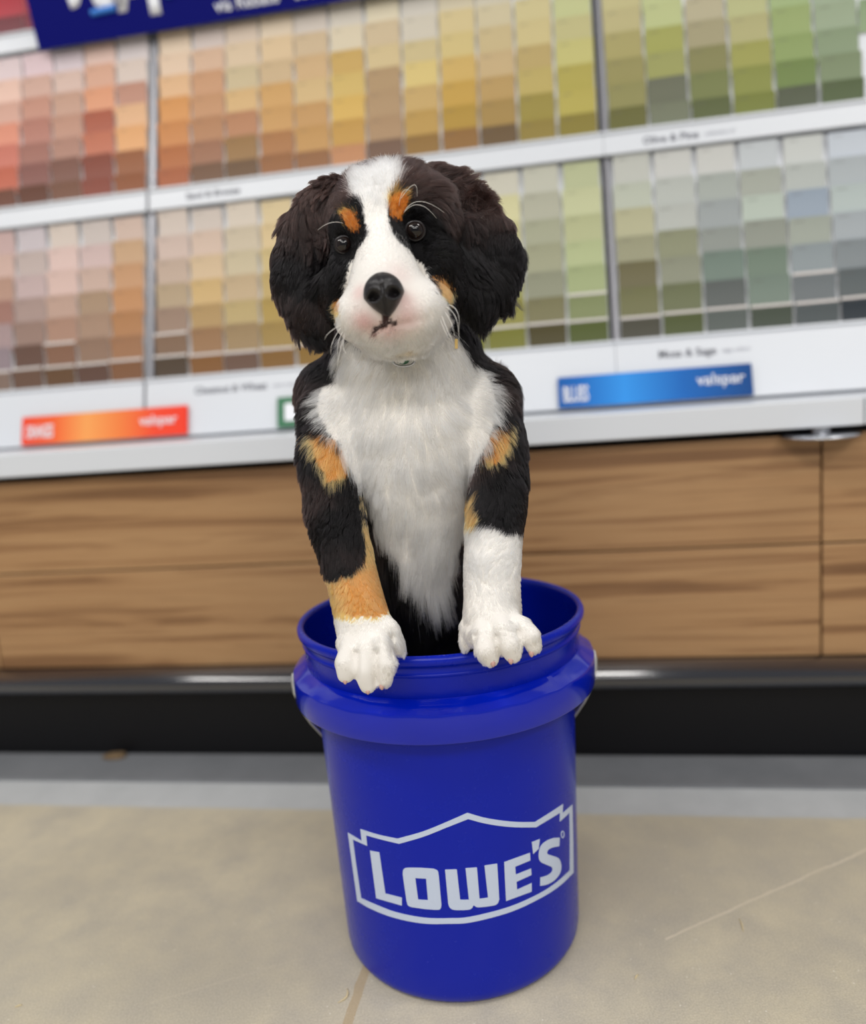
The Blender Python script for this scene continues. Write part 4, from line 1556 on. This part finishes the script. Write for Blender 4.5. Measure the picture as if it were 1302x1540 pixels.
DENS = 1.0
fur('head_coat', 'head', int(110000 * DENS), 0.00015, 0.024, 0.50, 0.45, 'black face with white blaze and muzzle and rust brows')
fur('ear_coat', 'ear_left', int(34000 * DENS), 0.00018, 0.018, 0.80, 0.95, 'long wavy dark hair of the ear at left')
fur('ear_coat', 'ear_right', int(36000 * DENS), 0.00018, 0.018, 0.80, 0.95, 'long wavy dark hair of the ear at right')
fur('chest_coat', 'torso', int(140000 * DENS), 0.00018, 0.020, 0.62, 0.55, 'fluffy white chest hair between black flanks')
fur('foreleg_coat', 'leg_left', int(56000 * DENS), 0.00016, 0.022, 0.62, 0.85, 'black, tan and white hair of the foreleg at left')
fur('foreleg_coat', 'leg_right', int(56000 * DENS), 0.00016, 0.022, 0.62, 0.85, 'black and white hair of the foreleg at right')

# whiskers
bm = bmesh.new()
WH = [((514, 488), (495, 500), (488, 512)), ((513, 492), (500, 515), (498, 534)), ((516, 498), (508, 520), (510, 548)), ((518, 500), (512, 525), (505, 560)), ((520, 503), (516, 522), (526, 538)),
      ((670, 462), (686, 480), (690, 520)), ((668, 468), (680, 490), (683, 512)), ((664, 474), (674, 500), (686, 526)), ((672, 458), (688, 470), (689, 500)), ((662, 480), (670, 500), (680, 515)),
      ((516, 336), (497, 335), (478, 346)), ((608, 318), (632, 303), (668, 320)), ((607, 320), (630, 308), (656, 328)), ((602, 300), (622, 278), (627, 296)), ((600, 310), (606, 288), (618, 288))]
for (p0_, p1_, p2_) in WH:
    h = lift(*p0_)
    P0_ = h
    P2_ = at(p2_[0], p2_[1], h[1] - 0.012)
    P1_ = at(p1_[0], p1_[1], h[1] - 0.014)
    C_ = 2 * P1_ - (P0_ + P2_) / 2
    pts = [(1 - q)**2 * P0_ + 2 * q * (1 - q) * C_ + q * q * P2_ for q in np.linspace(0, 1, 14)]
    tube(bm, pts, [0.00026 * (1 - 0.7 * q) for q in np.linspace(0, 1, 14)], 5)
bmesh.ops.transform(bm, matrix=PINV, verts=bm.verts)
wo = obj('whiskers', bm, mat('whisker', (236, 232, 226), 0.3), puppy, True)
wo['kind'] = 'stuff'
wo['label'] = 'fine pale whiskers and brow hairs'

# collar with its tag, mostly sunk in the throat hair
pts = []
for q in np.linspace(0, 2 * math.pi, 49):
    c0 = at(603, 530, -0.045)
    pts.append(Vector(c0 + np.array([math.cos(q) * 0.050, math.sin(q) * 0.040, -0.008 * math.sin(q) * -1])))
bm = bmesh.new()
tube(bm, pts, 0.0035, 8, cap=False)
bmesh.ops.transform(bm, matrix=PINV, verts=bm.verts)
col_o = obj('collar', bm, mat('green_webbing', (44, 96, 66), 0.7), puppy, True)
col_o['label'] = 'thin green collar showing only under the chin'
h = lift(602, 566, -0.12)
bm = bmesh.new()
ringc = at(607, 543, h[1] - 0.013)
tube(bm, [Vector(ringc + RIGHT * 0.0095 * math.cos(q) + UPV * 0.0048 * math.sin(q)) for q in np.linspace(0, 2 * math.pi, 33)], 0.0011, 8, cap=False)
bmesh.ops.transform(bm, matrix=PINV, verts=bm.verts)
obj('tag_ring', bm, M_metal, col_o, True)
bm = bmesh.new()
bmesh.ops.create_icosphere(bm, subdivisions=3, radius=1)
for v in bm.verts:
    v.co = Vector(at(606, 541, h[1] - 0.0125)) + Vector((v.co.x * 0.006, v.co.y * 0.0015, v.co.z * 0.0042))
bmesh.ops.transform(bm, matrix=PINV, verts=bm.verts)
obj('tag_charm', bm, mat('green_enamel', (30, 92, 60), 0.3), col_o, True)
h = lift(686, 500, -0.10)
bm = bmesh.new()
tc_ = at(686, 521, h[1] - 0.012)
bm_box(bm, tc_ - RIGHT * 0.0014 - UPV * 0.002, RIGHT * 0.0028, FWD * 0.0008, UPV * 0.009, 0.0003)
bmesh.ops.transform(bm, matrix=PINV, verts=bm.verts)
obj('tag_strip', bm, mat('yellow_tag', (226, 190, 110), 0.5), col_o)
tag(puppy, 'tricolour black, white and tan puppy standing up in the blue bucket', 'dog')


# ------------------------------------------------------------------ litter on the floor
M_splint = mat('wood_splinter', (222, 204, 160), 0.7)


def splinter(u0, v0, u1, v1, r, label, bend=0.25):
    a_, b_ = on_floor(u0, v0), on_floor(u1, v1)
    d_ = b_ - a_
    pn = np.array([-d_[1], d_[0], 0])
    pts = [a_ + d_ * q + pn * bend * math.sin(math.pi * q) + Z * (r * 0.9 + 0.0004 * math.sin(3 * q)) for q in np.linspace(0, 1, 7)]
    bm_ = bmesh.new()
    tube(bm_, [Vector(p_ - a_) for p_ in pts], [r * (0.25 + math.sin(math.pi * min(max(q, 0.03), 0.97))) * 0.8 for q in np.linspace(0, 1, 7)], 6)
    for v in bm_.verts:
        v.co.z = max(v.co.z * 0.6, -0.0) + 0.0002
    o_ = obj('wood_splinter', bm_, M_splint, None, True)
    o_.location = a_
    tag(o_, label, 'wood splinter', 'pale splinters on the floor')


splinter(522, 1487, 508, 1509, 0.0011, 'pale curved wood splinter beside the floor joint left of the bucket')
splinter(22, 1516, 34, 1512, 0.0009, 'short pale splinter at the bottom left corner of the floor', 0.1)
splinter(1111, 1382, 1117, 1402, 0.0008, 'thin straight splinter on the floor right of the bucket', 0.05)
splinter(955, 1474, 960, 1466, 0.0009, 'tiny yellowish splinter near the bucket base, right side', 0.1)
cr_p = on_floor(175, 1142)
bm = bmesh.new()
bmesh.ops.create_icosphere(bm, subdivisions=3, radius=0.012)
for v in bm.verts:
    v.co *= 1 + 0.35 * mnoise.noise(v.co * 120)
    v.co.z *= 0.35
    v.co.x *= 1.8
o = obj('crumb', bm, mat('brown_crumb', (112, 92, 66), 0.9), None, True)
o.location = cr_p + Z * 0.0070
tag(o, 'small brown crumb of dirt against the black kick board, left', 'crumb')

# ------------------------------------------------------------------ light
wd = bpy.data.worlds.new('world')
scene.world = wd
wd.use_nodes = True
wd.node_tree.nodes['Background'].inputs[0].default_value = (0.93, 0.95, 1.0, 1)
wd.node_tree.nodes['Background'].inputs[1].default_value = 0.27


def lamp(name, loc, sx, sy, power, aim=(0, 0, 0), col=(1, 0.97, 0.93)):
    l_ = bpy.data.lights.new(name, 'AREA')
    l_.shape = 'RECTANGLE'
    l_.size, l_.size_y = sx, sy
    l_.energy = power
    l_.color = col
    o_ = bpy.data.objects.new(name, l_)
    o_.location = loc
    o_.rotation_euler = (Vector(aim) - Vector(loc)).to_track_quat('-Z', 'Y').to_euler()
    COL.objects.link(o_)


lamp('ceiling_and_fill_lamp', (-2.05, -0.7, 3.0), 2.6, 0.55, 52, (-1.95, -0.6, 0))
lamp('ceiling_and_fill_lamp', (1.62, -0.7, 3.0), 0.9, 0.55, 24, (1.62, -0.6, 0))
lamp('ceiling_and_fill_lamp', (-1.2, -2.6, 2.8), 1.8, 0.25, 29, (0, 0, 0.4))
lamp('ceiling_and_fill_lamp', (1.4, -2.8, 2.8), 1.8, 0.25, 29, (0, 0, 0.4))
lamp('ceiling_and_fill_lamp', (0.0, -3.9, 2.2), 3.2, 0.5, 46, (0, 0, 0.5))  # frontal fill added low behind the camera to brighten the chest, no ceiling fixture

vs = scene.view_settings
vs.view_transform = 'Standard'
vs.look = 'None'
vs.gamma = 1
vs.exposure = -0.06
vs.use_curve_mapping = False
